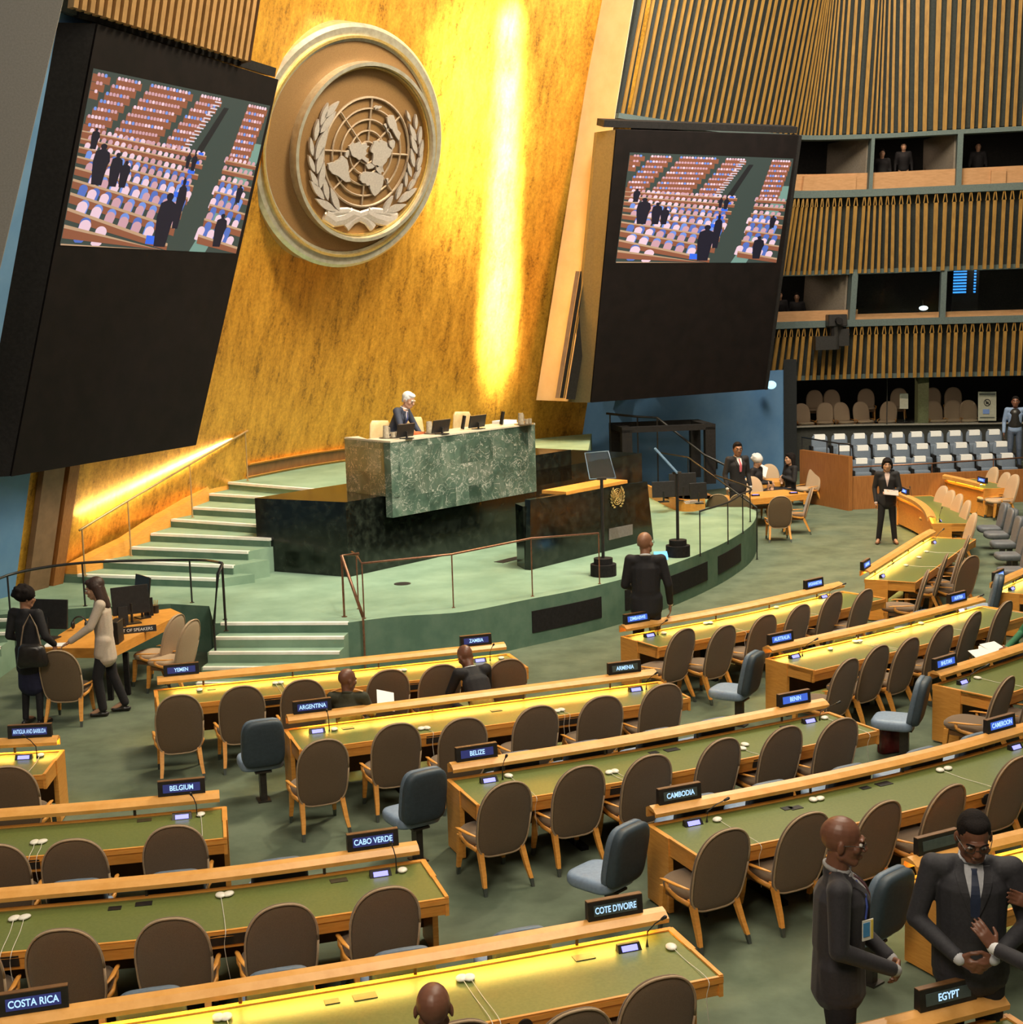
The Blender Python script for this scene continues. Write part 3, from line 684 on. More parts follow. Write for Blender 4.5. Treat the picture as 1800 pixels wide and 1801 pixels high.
#%%SCREENPIC
def picture(sc,corn,label):
    e,q,d,nn,s,N,p0,base=sc
    Q=[atp(x,y,p0,N)-base for x,y in corn]  # bl,br,tr,tl
    ex=(Q[1]-Q[0]); ey=(Q[3]-Q[0]); exr=(Q[2]-Q[3])
    def P(u,v,h=0): return Q[0]+ex*(u*(1-v))+exr*(u*v)+ey*v+N*(.004+h)
    cols=dict(floor=(.035,.05,.045),wood=(.22,.075,.04),woodl=(.42,.27,.17),pink=(.48,.27,.33),pinkl=(.66,.47,.58),blue=(.07,.13,.44),bluel=(.13,.23,.62),dark=(.008,.007,.018),black=(.012,.012,.014),sign=(.03,.12,.7),aisle=(.14,.25,.22),white=(.55,.5,.6))
    ml=[];idx={}
    for k,c in cols.items(): idx[k]=len(ml); ml.append(EM('screen_'+k,c,1.0))
    b=MB(); lay=[0]
    def poly(pts,c):
        cl=[]
        for (u,v) in pts: cl.append((min(1,max(0,u)),min(1,max(0,v))))
        lay[0]+=1; b.m=idx[c]; b.add([P(u,v,lay[0]*8e-6) for u,v in cl],[tuple(range(len(cl)))])
    def oval(u,v,w,h,c,sk=0):
        if u-w/2<0.005 or u+w/2>.995 or v<0.004 : return
        poly([(u+w/2*math.cos(a)*1.0,v+h*(.5+.5*math.sin(a)) if math.sin(a)>0 else v+h*.5*(1+math.sin(a)*.95)) for a in [2*math.pi*k/10 for k in range(10)]],c)
    poly([(0,0),(1,0),(1,1),(0,1)],'floor')
    poly([(.70,0),(.80,0),(1.0,.62),(1.0,.74),(.96,.74)],'aisle')
    rnd=random.Random(5)
    def cap(u,v,w,h,c,lean=.12):
        if u-w<0.004 or u+w>.996 or v<.004 or v+h>.996: return
        P_=[]
        for k in range(12):
            a=math.pi*k/11; P_.append((u+w/2*math.cos(a)+lean*h,v+h-w*.6+w*.6*math.sin(a)))
        P_+=[(u-w*.46,v+h*.08),(u-w*.3,v),(u+w*.3,v),(u+w*.46,v+h*.08)]
        poly(P_,c)
    # far tiers
    for r in range(8):
        v=.97-.047*r
        for x0,x1 in ((.0,.09),(.12,.25),(.29,.53),(.57,.70),(.86,.99)):
            sh=-.022*r*(1 if x0<.6 else .3); x0s=max(.003,x0+sh); x1s=min(.997,x1+sh)
            if x1s<x0s+.03: continue
            poly([(x0s,v-.040),(x1s,v-.044),(x1s,v),(x0s,v+.004)],'wood')
            k=x0s+.008
            while k<x1s-.012: cap(k+.004,v-.006,.014,.020,rnd.choice(['pink','pinkl','pink','bluel']),0); k+=.017
    for k in range(16): poly([(.66-.009*k,.95-.022*k),(.70-.009*k,.95-.022*k),(.70-.009*k,.958-.022*k),(.66-.009*k,.958-.022*k)],'white')
    poly([(.60,.60),(.64,.60),(.75,.93),(.72,.93)],'black')
    v=.63; r=0
    while v>-.3:
        t_=(.63-v)/.63; sc_=1+1.9*max(0,t_); w=.020*sc_; h=.040*sc_; sl=-.06-.30*t_
        for x0,x1 in ((-.1,.68-.14*t_),(.80-.10*t_,1.3)):
            ln=lambda x:v+sl*(x-.3)
            a_=max(.002,x0); b_=min(.998,x1)
            k=x0+.01*(r%3)
            while k<x1-.01:
                cap(k,ln(k)-.01*sc_,w,h,'pinkl' if rnd.random()<.5 else 'pink'); k+=w*1.45
            poly([(a_,ln(a_)-.020*sc_),(b_,ln(b_)-.020*sc_),(b_,ln(b_)),(a_,ln(a_))],'wood')
            poly([(a_,ln(a_)),(b_,ln(b_)),(b_,ln(b_)+.007*sc_),(a_,ln(a_)+.007*sc_)],'woodl')
            if t_>.12:
                k=x0+.02
                while k<x1-.02:
                    cap(k,ln(k)-.060*sc_,w*1.05,h*1.45,'blue' if rnd.random()<.6 else 'bluel'); k+=w*1.6
            if 0<b_<.99: poly([(b_-.05*sc_,ln(b_)+.008),(b_-.02*sc_,ln(b_)+.006),(b_-.02*sc_,ln(b_)+.022*sc_),(b_-.05*sc_,ln(b_)+.024*sc_)],'sign')
        v-=.050*sc_**.9; r+=1
    def fig(u,v,w,h):
        P_=[(u-w*.35,v),(u+w*.3,v),(u+w*.42,v+h*.45),(u+w*.55,v+h*.6),(u+w*.45,v+h*.8),(u+w*.15,v+h*.86)]
        P_+=[(u+w*.02+w*.2*math.cos(a),v+h*.93+h*.07*math.sin(a)) for a in [math.pi*(-.2+1.4*k/8) for k in range(9)]]
        P_+=[(u-w*.1,v+h*.86),(u-w*.42,v+h*.8),(u-w*.5,v+h*.55)]
        poly(P_,'dark')
    for q_ in ((.20,.36,.06,.20),(.12,.36,.08,.24),(.52,.02,.10,.34),(.585,.14,.05,.32),(.86,.04,.07,.22),(.58,.52,.025,.10),(.615,.51,.03,.11),(.07,.56,.04,.12),(.25,.36,.05,.16),(.93,.34,.04,.12)): fig(*q_)
    o=b.build('screen_picture',ml,e)
picture(SL,((105,431),(415,446),(475,186),(164,120)),'')
picture(SRT,((1083,462),(1366,462),(1396,279),(1108,268)),'')
#%%EMBLEM
eq,_,_=gold_at(622,258,.0)
et=Vector((math.sin(R_(46)),math.cos(R_(46)),0)); en_=Vector((et.y,-et.x,0)); es=(en_*.25+Vector((0,0,1))).normalized()
eN=et.cross(es).normalized()
if eN.dot(en_)<0: eN=-eN
def epl(px,py,off): return atp(px,py,eq+eN*off,eN)
EOFF=1.05
EC=epl(625,262,EOFF)
def eloc(px,py,off=1.05):
    p=epl(px,py,off)-EC; return (p.dot(et),p.dot(es))
emb=empty('wall_emblem',EC,0,'Giant round brown emblem with world map and olive branches on gold wall','emblem')
def E3(x,y,h=0): return et*x+es*y+eN*h
pts=[eloc(*p,off=0) for p in ((625,37),(788,215),(615,478),(462,350))]
def circ(r0,h0,r1,h1,n=96,cx=0,cy=0):
    pass
def ringlathe(prof,n=96,c=(0,0)):
    b=MB(); V=[];Fc=[]; m=len(prof)
    for k in range(n):
        a=2*math.pi*k/n
        for r,h in prof: V.append(E3(c[0]+r*math.cos(a),c[1]+r*math.sin(a),h))
    for k in range(n):
        for j in range(m-1): Fc.append((k*m+j,((k+1)%n)*m+j,((k+1)%n)*m+j+1,k*m+j+1))
    b.add(V,Fc); return b
# radii measured from the photograph
def rad(px,py): x,y=eloc(px,py); return math.hypot(x,y)
RO=(rad(625,50)+rad(618,468))/2; R1=(rad(625,62)+rad(615,458))/2
RI=(rad(640,112)+rad(636,417))/2
ICX,ICY=[ (a+b_)/2 for a,b_ in zip(eloc(640,112),eloc(636,417))]
RI=rad(640,112); c1=eloc(640,112); c2=eloc(636,417); RI=math.hypot(c1[0]-c2[0],c1[1]-c2[1])/2
o1=eloc(625,40); o2=eloc(615,470); RO=math.hypot(o1[0]-o2[0],o1[1]-o2[1])/2; cc=((o1[0]+o2[0])/2,(o1[1]+o2[1])/2)
RO*=1.0
ringlathe([(RO*.86,0.0),(RO*.97,.02),(RO,-.05),(RO,-1.3),(RO*.9,-1.3)],c=cc).build('outer_ring',ringgold,emb,smooth=False)
ringlathe([(RO*.885,.0),(RO*.885,.07),(RO*.905,.07),(RO*.905,.0)],c=cc).build('gold_trim',goldtrim,emb)
b=ringlathe([(0.001,-.02),(RO*.89,-.02)],c=cc); b.build('brown_disc',emblembrown,emb)
ic=((c1[0]+c2[0])/2,(c1[1]+c2[1])/2)
ringlathe([(RI*.97,-.02),(RI*.99,.20),(RI*1.03,.20),(RI*1.03,-.05)],c=ic).build('inner_ring',ringgold,emb)
ringlathe([(RI*.955,-.02),(RI*.955,.10),(RI*.975,.10),(RI*.975,-.02)],c=ic).build('gold_trim',goldtrim,emb)
# globe grid centre/radius
g1=eloc(654,171); g2=eloc(635,363); GC=((g1[0]+g2[0])/2,(g1[1]+g2[1])/2); GR=math.hypot(g1[0]-g2[0],g1[1]-g2[1])/2
gg=math.atan2(g1[1]-g2[1],g1[0]-g2[0])
b=MB()
for f_ in (1,.8,.6,.4,.2):
    P=[E3(GC[0]+GR*f_*math.cos(a),GC[1]+GR*f_*math.sin(a),.02) for a in [2*math.pi*k/64 for k in range(65)]]
    b.tube(P,.028 if f_==1 else .021,5)
for k in range(8):
    a=gg+math.pi/4*k; b.tube([E3(GC[0]+GR*.2*math.cos(a),GC[1]+GR*.2*math.sin(a),.02),E3(GC[0]+GR*math.cos(a),GC[1]+GR*math.sin(a),.02)],.021,5)
b.build('globe_grid',M('grid_bronze',(.32,.24,.17),(.4,.3,.22),.5,metal=.4),emb)
def CZ(pts): return [(400+x/3.,y/3.) for x,y in pts]
lands=[ # traced in the enlarged crop
 [(632,768),(655,748),(672,755),(690,745),(700,760),(725,752),(740,768),(722,790),(735,805),(715,822),(735,835),(725,855),(700,835),(680,838),(662,828),(645,815),(640,795)],
 [(615,800),(632,790),(625,830),(612,822)],
 [(520,862),(555,855),(580,840),(600,820),(622,840),(628,900),(640,955),(615,958),(580,930),(545,915),(525,890)],
 [(752,775),(765,745),(790,750),(800,738),(825,745),(835,770),(860,790),(850,820),(830,850),(812,868),(815,900),(795,880),(770,870),(755,855),(760,820),(748,800)],
 [(722,870),(750,860),(770,872),(760,885),(735,890)],
 [(690,930),(715,905),(745,905),(790,915),(815,930),(805,985),(785,1020),(768,1032),(750,1010),(742,975),(720,965),(695,952)],
 [(775,880),(805,872),(818,905),(800,915),(780,900)],
 [(832,618),(850,605),(872,622),(882,650),(905,700),(895,740),(878,715),(860,680),(842,660)],
 [(765,565),(790,558),(805,562),(790,572),(770,578)],
 [(845,740),(868,735),(872,770),(858,790),(848,770)],
 [(815,655),(828,650),(850,700),(865,730),(850,725),(832,690)],
 [(828,940),(840,938),(845,965),(832,970)],
]
b=MB()
for L_ in lands:
    P=[eloc(*p) for p in CZ(L_)]
    Q=[]
    for i in range(len(P)):
        a,c=P[i],P[(i+1)%len(P)]; Q.append(a); mx=((a[0]+c[0])/2+random.uniform(-.03,.03),(a[1]+c[1])/2+random.uniform(-.03,.03)); Q.append(mx)
    b.prismp([E3(x,y,.02) for x,y in Q],eN*.05)
b.build('continents',silver,emb)
# olive leaves: (base,tip) pairs in the enlarged crop
leaves=[((480,660),(522,540)),((500,620),(580,532)),((452,740),(470,625)),((478,700),(562,585)),((440,820),(428,722)),((455,840),(520,665)),
((450,905),(418,815)),((462,915),(497,770)),((468,985),(425,895)),((478,995),(500,850)),((500,1050),(428,950)),((520,1055),(498,930)),((560,1110),(455,1045)),((580,1110),(532,985)),
((955,640),(935,580)),((985,680),(985,600)),((985,740),(950,650)),((1000,760),(1012,665)),((990,810),(958,710)),((1005,830),(1022,735)),((975,880),(958,780)),((990,900),(1020,800)),
((960,930),(940,850)),((975,950),(1012,880)),((930,985),(935,905)),((945,1000),(990,930)),((880,1050),(915,965)),((895,1065),(990,990)),((810,1120),(865,1030)),((830,1115),(935,1075))]
b=MB()
for (a,c) in leaves:
    A=Vector(eloc(400+a[0]/3,a[1]/3)); Cc=Vector(eloc(400+c[0]/3,c[1]/3)); dv=Cc-A; pv=Vector((-dv.y,dv.x))*.135
    prof=((0,.0),(.12,.5),(.3,.9),(.5,1),(.7,.75),(.88,.35),(1,0))
    up_=[A+dv*t+pv*w for t,w in prof]; dn_=[A+dv*t-pv*w for t,w in prof[1:-1]][::-1]
    b.prismp([E3(p.x,p.y,.02) for p in up_+dn_],eN*.06)
b.build('olive_leaves',silver,emb)
b=MB()
for pl,wd in (([(515,1145),(560,1120),(625,1118),(680,1135),(730,1160),(762,1200)],.10),([(885,1145),(840,1125),(760,1118),(705,1135),(655,1160),(620,1200)],.10),
              ([(510,1130),(560,1165),(610,1155),(660,1125)],.13),([(885,1150),(840,1165),(780,1150),(730,1122)],.13)):
    P=[eloc(*p) for p in CZ(pl)]; b.tube([E3(x,y,.04) for x,y in P],wd,8,flat=.4,upv=eN)
b.build('crossed_stems',silver,emb)
# small gold emblem on the lectern
b=MB(); c=LECC-lec.location
def Lc(x,y,h=.02): return c+fdir*x+Vector((0,0,y))+nd*h
for f_ in (1,.75,.5,.25): b.tube([Lc(.15*f_*math.cos(a),.03+.15*f_*math.sin(a)) for a in [2*math.pi*k/24 for k in range(25)]],.008,5)
for k in range(4):
    a=math.pi/4*k; b.tube([Lc(.15*math.cos(a),.03+.15*math.sin(a)),Lc(-.15*math.cos(a),.03-.15*math.sin(a))],.007,5)
for sg_ in (-1,1):
    for k in range(7):
        a=-math.pi/2+sg_*(.35+.32*k); A=Lc(.185*math.cos(a),.02+.19*math.sin(a)); a2=a+sg_*.3; B_=Lc(.235*math.cos(a2),.02+.235*math.sin(a2)); b.tube([A,(A+B_)/2,B_],[.008,.022,.004],6)
b.build('gold_emblem',brass,lec)
#%%DESKS
TOP=.68; DEP=.82
DESK={}
class Desk: pass
def make_desk(key,pix,side,label,lit=None,n=6,dep=DEP,group=None,rail=True,ends=(1,1),panelz=.12,ext=(0,0),front=None,railext=(.0,.0)):
    """pix: points of the stage-side top edge; side=+1 chairs on the right-hand normal"""
    P=[at(x,y,TOP) for x,y in pix]; P=[Vector((p.x,p.y,0)) for p in P]
    if ext[0]: P=[P[0]+(P[0]-P[1]).normalized()*ext[0]]+P
    if ext[1]: P=P+[P[-1]+(P[-1]-P[-2]).normalized()*ext[1]]
    P=catmull(P,n) if len(P)>2 else [P[0].lerp(P[1],k/4) for k in range(5)]
    N=normals2(P,side)
    D=Desk(); D.P=P; D.N=N; D.side=side; D.dep=dep; DESK[key]=D
    o=P[0].copy(); root=empty('conference_desk',o,0,label,'desk',group); D.root=root
    Q=[p-o for p in P]
    b=MB(); b.strip(Q,N,0,dep,TOP-.045,TOP-.012); b.build('table_board',wood,root)
    b=MB(); b.strip(Q,N,.03,dep-.02,TOP-.012,TOP); b.build('desk_surface',felt,root)
    b=MB(); b.strip(Q,N,-.015,.03,TOP-.05,TOP+.012); b.build('back_lip',wood,root)
    # slanted apron on the chair side
    b=MB(); rings=[]
    for p,nn_ in zip(Q,N): rings.append([p+nn_*(dep-.02)+Vector((0,0,TOP+.006)),p+nn_*dep+Vector((0,0,TOP+.004)),p+nn_*(dep-.03)+Vector((0,0,TOP-.145)),p+nn_*(dep-.06)+Vector((0,0,TOP-.145))])
    b.loft(rings); b.build('front_apron',wood,root)
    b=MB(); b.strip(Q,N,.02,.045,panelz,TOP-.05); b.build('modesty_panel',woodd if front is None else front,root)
    for e,(i,sg) in zip(ends,((0,1),(-1,-1))):
        if not e: continue
        p=Q[i]; nn_=N[i]; t=(Q[1]-Q[0]).normalized() if i==0 else (Q[-1]-Q[-2]).normalized(); t=t*sg
        b=MB(); q=[p-t*.012,p-t*.012+nn_*(dep*.46),p+t*.035+nn_*(dep*.46),p+t*.035]
        b.hexa([v+Vector((0,0,.02)) for v in q],[v+Vector((0,0,TOP+.014)) for v in q]); b.build('end_panel',wood,root)
        b=MB(); q2=[p+nn_*(dep*.46),p+nn_*(dep-.005),p+t*.03+nn_*(dep-.005),p+t*.03+nn_*(dep*.46)]
        b.hexa([v+Vector((0,0,TOP-.145)) for v in q2],[v+Vector((0,0,TOP+.014)) for v in q2]); b.build('end_trim',wood,root)
    # pedestal legs
    L=sum((Q[i+1]-Q[i]).length for i in range(len(Q)-1)); m=max(1,int(L/1.9))
    for k in range(m):
        s=(k+.5)/m; c=along(Q,s*L); i=min(range(len(Q)),key=lambda j:(Q[j]-c).length); nn_=N[i]
        b=MB(); t=Vector((-nn_.y,nn_.x,0)); cc=c+nn_*dep*.48
        b.box(cc+Vector((0,0,.30)),(.06,.10,.6),ax=(t,nn_,Vector((0,0,1)))); b.box(cc+Vector((0,0,.02)),(.08,.55,.04),ax=(t,nn_,Vector((0,0,1)))); b.build('leg',blackm,root)
    if rail:
        b=MB(); rr=[]
        RZ=TOP+.135
        QQ=[q.copy() for q in Q]; 
        t0=(Q[1]-Q[0]).normalized(); t1=(Q[-1]-Q[-2]).normalized()
        if ends[0]: QQ[0]=Q[0]+t0*(.04+railext[0])
        if ends[1]: QQ[-1]=Q[-1]-t1*(.05+railext[1])
        D.Q=QQ
        for p,nn_ in zip(QQ,N):
            rr.append([p+nn_*-.105+Vector((0,0,RZ+.0)),p+nn_*-.04+Vector((0,0,RZ+.035)),p+nn_*.02+Vector((0,0,RZ+.022)),p+nn_*.075+Vector((0,0,RZ-.012)),p+nn_*.07+Vector((0,0,RZ-.047)),p+nn_*.06+Vector((0,0,RZ-.045)),p+nn_*.05+Vector((0,0,RZ-.008)),p+nn_*-.07+Vector((0,0,RZ-.006)),p+nn_*-.090+Vector((0,0,RZ-.085)),p+nn_*-.105+Vector((0,0,RZ-.08))])
        b.loft(rr); b.build('top_rail',rail_wood,root)
        m=max(2,int(L/1.15))
        for k in range(m):
            s=(k+.5)/m; c=along(QQ,s*L*.97); b=MB(); b.box(c+Vector((0,0,TOP+.06)),(.022,.022,.13)); b.build('rail_post',steel,root)
        if lit:
            for (u0,u1) in lit:
                m2=[along(QQ,L*(u0+(u1-u0)*k/8)) for k in range(9)]; n2=normals2(m2,side)
                b=MB(); rr=[[p+nn_*-.050+Vector((0,0,RZ-.020)),p+nn_*-.015+Vector((0,0,RZ-.018)),p+nn_*-.015+Vector((0,0,RZ-.009)),p+nn_*-.050+Vector((0,0,RZ-.011))] for p,nn_ in zip(m2,n2)]
                b.loft(rr); b.build('lamp_strip',lamp_y,root)
    return D
GR='long conference desks facing the stage'
make_desk('R1',[(272,1215),(585,1184),(895,1151)],1,'Lit wooden desk nearest the stage steps, with Yemen and Zambia signs',[(.04,.96)],group=GR)
make_desk('R2',[(500,1285),(830,1243),(1160,1200)],1,'Lit wooden desk with Argentina and Armenia signs, behind the first row',[(.04,.96)],group=GR)
make_desk('R3',[(787,1373),(1130,1318),(1458,1254)],1,'Green-topped wooden desk with Belize and Benin signs',None,group=GR)
make_desk('R4',[(1140,1453),(1420,1398),(1640,1347),(1800,1302)],1,'Green-topped wooden desk with Cambodia and Cameroon signs',None,ext=(0,1.2),group=GR,ends=(1,0))
make_desk('R5',[(1595,1548),(1700,1520),(1800,1495)],1,'Lit desk behind the man in glasses at right edge',[(.04,1)],ext=(0,1.6),group=GR,ends=(1,0))
make_desk('L1',[(0,1327),(112,1321)],1,'Short visible desk end at left edge with Antigua and Barbuda sign',[(.55,.96)],ext=(1.2,0),group=GR,ends=(0,1))
make_desk('L2',[(0,1456),(200,1440),(397,1421)],1,'Green-topped wooden desk with Belgium sign at left',None,ext=(1.0,0),group=GR,ends=(0,1))
make_desk('L3',[(0,1601),(380,1565),(746,1514)],1,'Green-topped wooden desk with Cabo Verde sign',None,ext=(1.0,0),group=GR,ends=(0,1))
make_desk('L4',[(150,1810),(400,1771),(800,1704),(1181,1634)],1,"Front lit desk with Costa Rica and Cote d'Ivoire signs",[(.0,.96)],ext=(.8,0),group=GR,ends=(0,1))
make_desk('L5',[(1400,1880),(1560,1842),(1774,1787)],1,'Desk corner at the bottom right under the Egypt sign',None,ext=(.6,0),group=GR,ends=(0,1))
make_desk('Q1',[(1093,1121),(1300,1083),(1483,1041)],1,'Lit desk with Zimbabwe sign right of the stage edge',[(.04,.96)],group=GR)
make_desk('Q2',[(1348,1160),(1564,1111),(1730,1067)],1,'Lit desk with Australia sign at its near end',[(.04,.96)],group=GR)
make_desk('Q3',[(1642,1206),(1722,1181),(1800,1155)],1,'Green-topped desk with Bhutan sign at the right edge',None,ext=(0,1.4),group=GR,ends=(1,0))
make_desk('S4',[(1751,1042),(1775,1030),(1800,1019)],1,'Lit desk end cut by the right edge, above the red folder papers',[(.04,1)],ext=(0,2),group=GR,ends=(1,0))
DESK['S4'].root['label']='Lit desk end cut by the right edge, blue seat beside it'
make_desk('S1',[(1522,1020),(1580,983),(1620,957),(1641,945)],1,'Curved lit desk sweeping away beside the standing woman',[(.04,.96)],group=GR,front=wood)
make_desk('S2',[(1578,874),(1614,890),(1633,906),(1641,922)],-1,'Far curved lit desk with its plain wooden front facing the stage',[(.04,.96)],group=GR,front=wood,panelz=.06)
make_desk('S3',[(1663,845),(1695,852),(1731,861)],-1,'Small straight lit desk in front of the veneer wall at right',[(.04,.96)],group=GR,front=wood,panelz=.02)
#%%CHAIRS
def arch(w,h0,h1,wb,n=40,e=2.3):
    # outline of tall rounded back: bottom h0, top h1
    pts=[]; hm=h1-w*.66
    for k in range(n):
        a=2*math.pi*k/n; c,s=math.cos(a),math.sin(a)
        ee=2.35 if s>=0 else 4.2; sx=math.copysign(abs(c)**(2/ee),c); sy=math.copysign(abs(s)**(2/ee),s)
        if s>=0: x=sx*w/2; y=hm+sy*(h1-hm)
        else:
            x=sx*(w/2); y=h0+ (hm-h0)*(1+sy); x*=1-(1-wb)*min(1,(hm-y)/(hm-h0))
        pts.append((x,y))
    return pts
def chair_proto(fab,pip,legm,name='upholstered_chair',w=.54):
    r=empty(name,(0,0,0),0,'x','chair')
    def fback(u,v,wv): # u across, v height, wv thickness (+ = rear)
        y=-.20-.17*(v-.38)/.64 - wv - .035 + .25*(u*u)*.9
        return (u,y,v)
    ol=arch(w,.30,1.05,.96,44,2.75)
    b=MB(); b.pad(ol,.075,fback); b.build('backrest',fab,r,smooth=True)
    b=MB(); c0=(0,.7); pts=[fback(u*.985,.665+(v-.665)*.985,.020) for u,v in ol]; b.tube(pts+[pts[0]],.0095,5); b.build('piping',pip,r,smooth=True)
    so=[(.27*math.copysign(abs(math.cos(a))**.8,math.cos(a))*(1 if math.sin(a)<0 else .98),.03+.27*math.copysign(abs(math.sin(a))**.8,math.sin(a))) for a in [2*math.pi*k/32 for k in range(32)]]
    b=MB(); b.pad(so,.11,lambda u,v,q:(u,v,.43+q+.02*v)); b.build('seat',fab,r,smooth=True)
    b=MB(); b.box((0,.02,.36),(.44,.44,.05)); b.build('seat_frame',woodd,r)
    for sx in (-1,1):
        for sy in (-1,1):
            b=MB()
            if sy<0: p0=Vector((sx*.205,-.19,.41)); p1=Vector((sx*.222,-.30,.17)); p2=Vector((sx*.235,-.345,.075)); p3=Vector((sx*.24,-.37,0))
            else: p0=Vector((sx*.215,.2,.40)); p1=Vector((sx*.225,.22,.18)); p2=Vector((sx*.232,.235,.075)); p3=Vector((sx*.235,.245,0))
            b.loft([[p+Vector((a*q,c*q*1.1,0)) for a,c in ((-1,-1),(1,-1),(1,1),(-1,1))] for p,q in ((p0,.026),(p1,.021),(p2,.017))])
            lg=b.build('leg',legm,r)
            b=MB(); b.loft([[p+Vector((a*q,c*q,0)) for a,c in ((-1,-1),(1,-1),(1,1),(-1,1))] for p,q in ((p2,.0175),(p3,.013))]); b.build('glide',glide,lg)
        b=MB(); x=sx*.250
        b.tube([(sx*.235,-.20,.38),(sx*.27,-.08,.40),(x+sx*.015,.02,.415),(x+sx*.03,.06,.44),(x+sx*.03,.07,.485)],[.016,.016,.015,.014,.013],8,flat=1.4)
        b.tube([(x+sx*.0,-.22,.52),(x+sx*.02,-.08,.51),(x+sx*.03,.10,.50),(x+sx*.03,.16,.49)],[.010,.020,.020,.010],8,flat=.5); b.build('armrest',legm,r,smooth=True)
    return r
def ped_proto(tp=.96,mb=None,ms=None):
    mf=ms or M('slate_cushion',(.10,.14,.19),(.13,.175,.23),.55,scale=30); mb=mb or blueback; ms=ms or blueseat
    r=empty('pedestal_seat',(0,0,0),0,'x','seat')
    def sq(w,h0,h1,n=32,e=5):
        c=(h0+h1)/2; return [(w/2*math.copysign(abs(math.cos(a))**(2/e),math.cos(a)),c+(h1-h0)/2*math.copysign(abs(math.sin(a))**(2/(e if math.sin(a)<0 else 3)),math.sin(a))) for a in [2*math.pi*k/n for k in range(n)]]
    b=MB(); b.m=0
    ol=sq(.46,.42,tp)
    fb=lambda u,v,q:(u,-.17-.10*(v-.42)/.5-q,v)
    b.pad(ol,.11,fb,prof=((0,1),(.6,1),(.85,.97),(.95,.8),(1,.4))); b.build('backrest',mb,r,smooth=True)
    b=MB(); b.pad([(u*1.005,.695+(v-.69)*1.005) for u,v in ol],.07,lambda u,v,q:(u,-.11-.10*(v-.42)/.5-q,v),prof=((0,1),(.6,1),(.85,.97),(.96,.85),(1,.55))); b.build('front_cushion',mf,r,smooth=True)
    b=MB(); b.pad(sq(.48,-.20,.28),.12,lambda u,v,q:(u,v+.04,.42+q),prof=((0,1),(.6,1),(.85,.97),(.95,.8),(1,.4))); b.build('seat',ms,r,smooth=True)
    b=MB(); b.box((0,-.04,.17),(.07,.10,.36)); b.box((0,-.04,.345),(.18,.2,.02)); b.box((0,-.04,.008),(.14,.18,.016)); b.build('pedestal',steel,r)
    return r
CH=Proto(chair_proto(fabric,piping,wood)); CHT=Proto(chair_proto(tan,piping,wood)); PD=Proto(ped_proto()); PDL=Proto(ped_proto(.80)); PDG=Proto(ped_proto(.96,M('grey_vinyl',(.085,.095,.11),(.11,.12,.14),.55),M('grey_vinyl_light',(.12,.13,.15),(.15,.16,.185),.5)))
def facing_at(key,p):
    D=DESK[key]; i=min(range(len(D.P)),key=lambda j:(D.P[j]-Vector((p.x,p.y,0))).length); return -D.N[i]
used_ch=[]
def put_chair(key,px,py,label,group,turn=0,proto=None,z=.70,push=.27):
    P=at(px,py,z); f=facing_at(key,P) if isinstance(key,str) else Vector((key[0],key[1],0)).normalized()
    f=Matrix.Rotation(R_(turn),3,'Z')@f
    o=P+f*push; return (proto or CH).put((o.x,o.y,0),rzdir(f),label,group)
GC_='brown upholstered delegate chairs'
ordn=['leftmost','second','third','fourth','fifth','sixth','rightmost']
chairs={
'R1':(((315,1268),(425,1252),(533,1240),(681,1222),(771,1213),(888,1203)),'at the Yemen and Zambia desk'),
'R2':(((566,1352),(695,1322),(812,1312),(939,1290),(1053,1272),(1159,1250)),'at the Argentina and Armenia desk'),
'R3':(((884,1432),(1014,1402),(1133,1382),(1257,1352),(1367,1330),(1465,1315)),'at the Belize and Benin desk'),
'R4':(((1263,1520),(1405,1490),(1534,1470),(1650,1440),(1768,1388)),'at the Cambodia and Cameroon desk'),
'L1':(((22,1400),),'at the Antigua and Barbuda desk'),
'L2':(((-2,1545),(135,1535),(310,1510)),'at the Belgium desk'),
'L3':(((-60,1720),(118,1700),(307,1680),(494,1656),(675,1625)),'at the Cabo Verde desk'),
'L4':(((800,1870),(1000,1850),(1150,1790)),"at the Cote d'Ivoire desk"),
'Q1':(((1191,1148),(1263,1142),(1335,1122),(1396,1103),(1455,1080),(1509,1075)),'at the Zimbabwe desk'),
'Q2':(((1477,1205),(1531,1180),(1585,1166),(1646,1142),(1699,1118),(1754,1098)),'at the Australia desk'),
'Q3':(((1752,1240),(1815,1225)),'at the Bhutan desk'),
'S1':(((1616,1040),(1650,1010),(1678,1000),(1690,975)),'at the curved desk'),
}
for k,(L_,desc) in chairs.items():
    for j,(px,py) in enumerate(L_):
        nm='only' if len(L_)==1 else (ordn[j] if j<len(L_)-1 else 'rightmost')
        if nm in('second','third','fourth','fifth','sixth'): nm+=' from left'
        tn={'Q1':7,'Q2':8,'S1':8,'Q3':10,'R4':6,'R3':2}.get(k,0)
        put_chair(k,px,py,'Brown upholstered chair %s, %s of its row'%(desc,nm),GC_,turn=tn+random.uniform(-3,3))
for j,(px,py) in enumerate(((1690,868),(1704,877),(1716,890),(1697,922))): pass
s2n=['farthest','second from far end','third from far end','fourth from far end','nearest']
for j,(px,py) in enumerate(((1651,879),(1664,887),(1678,894),(1692,906),(1702,930))):
    put_chair('S2',px,py,'Tan chair behind the far curved desk, %s'%s2n[j],'tan chairs behind the far curved desk',proto=CHT,z=.74,turn=10)
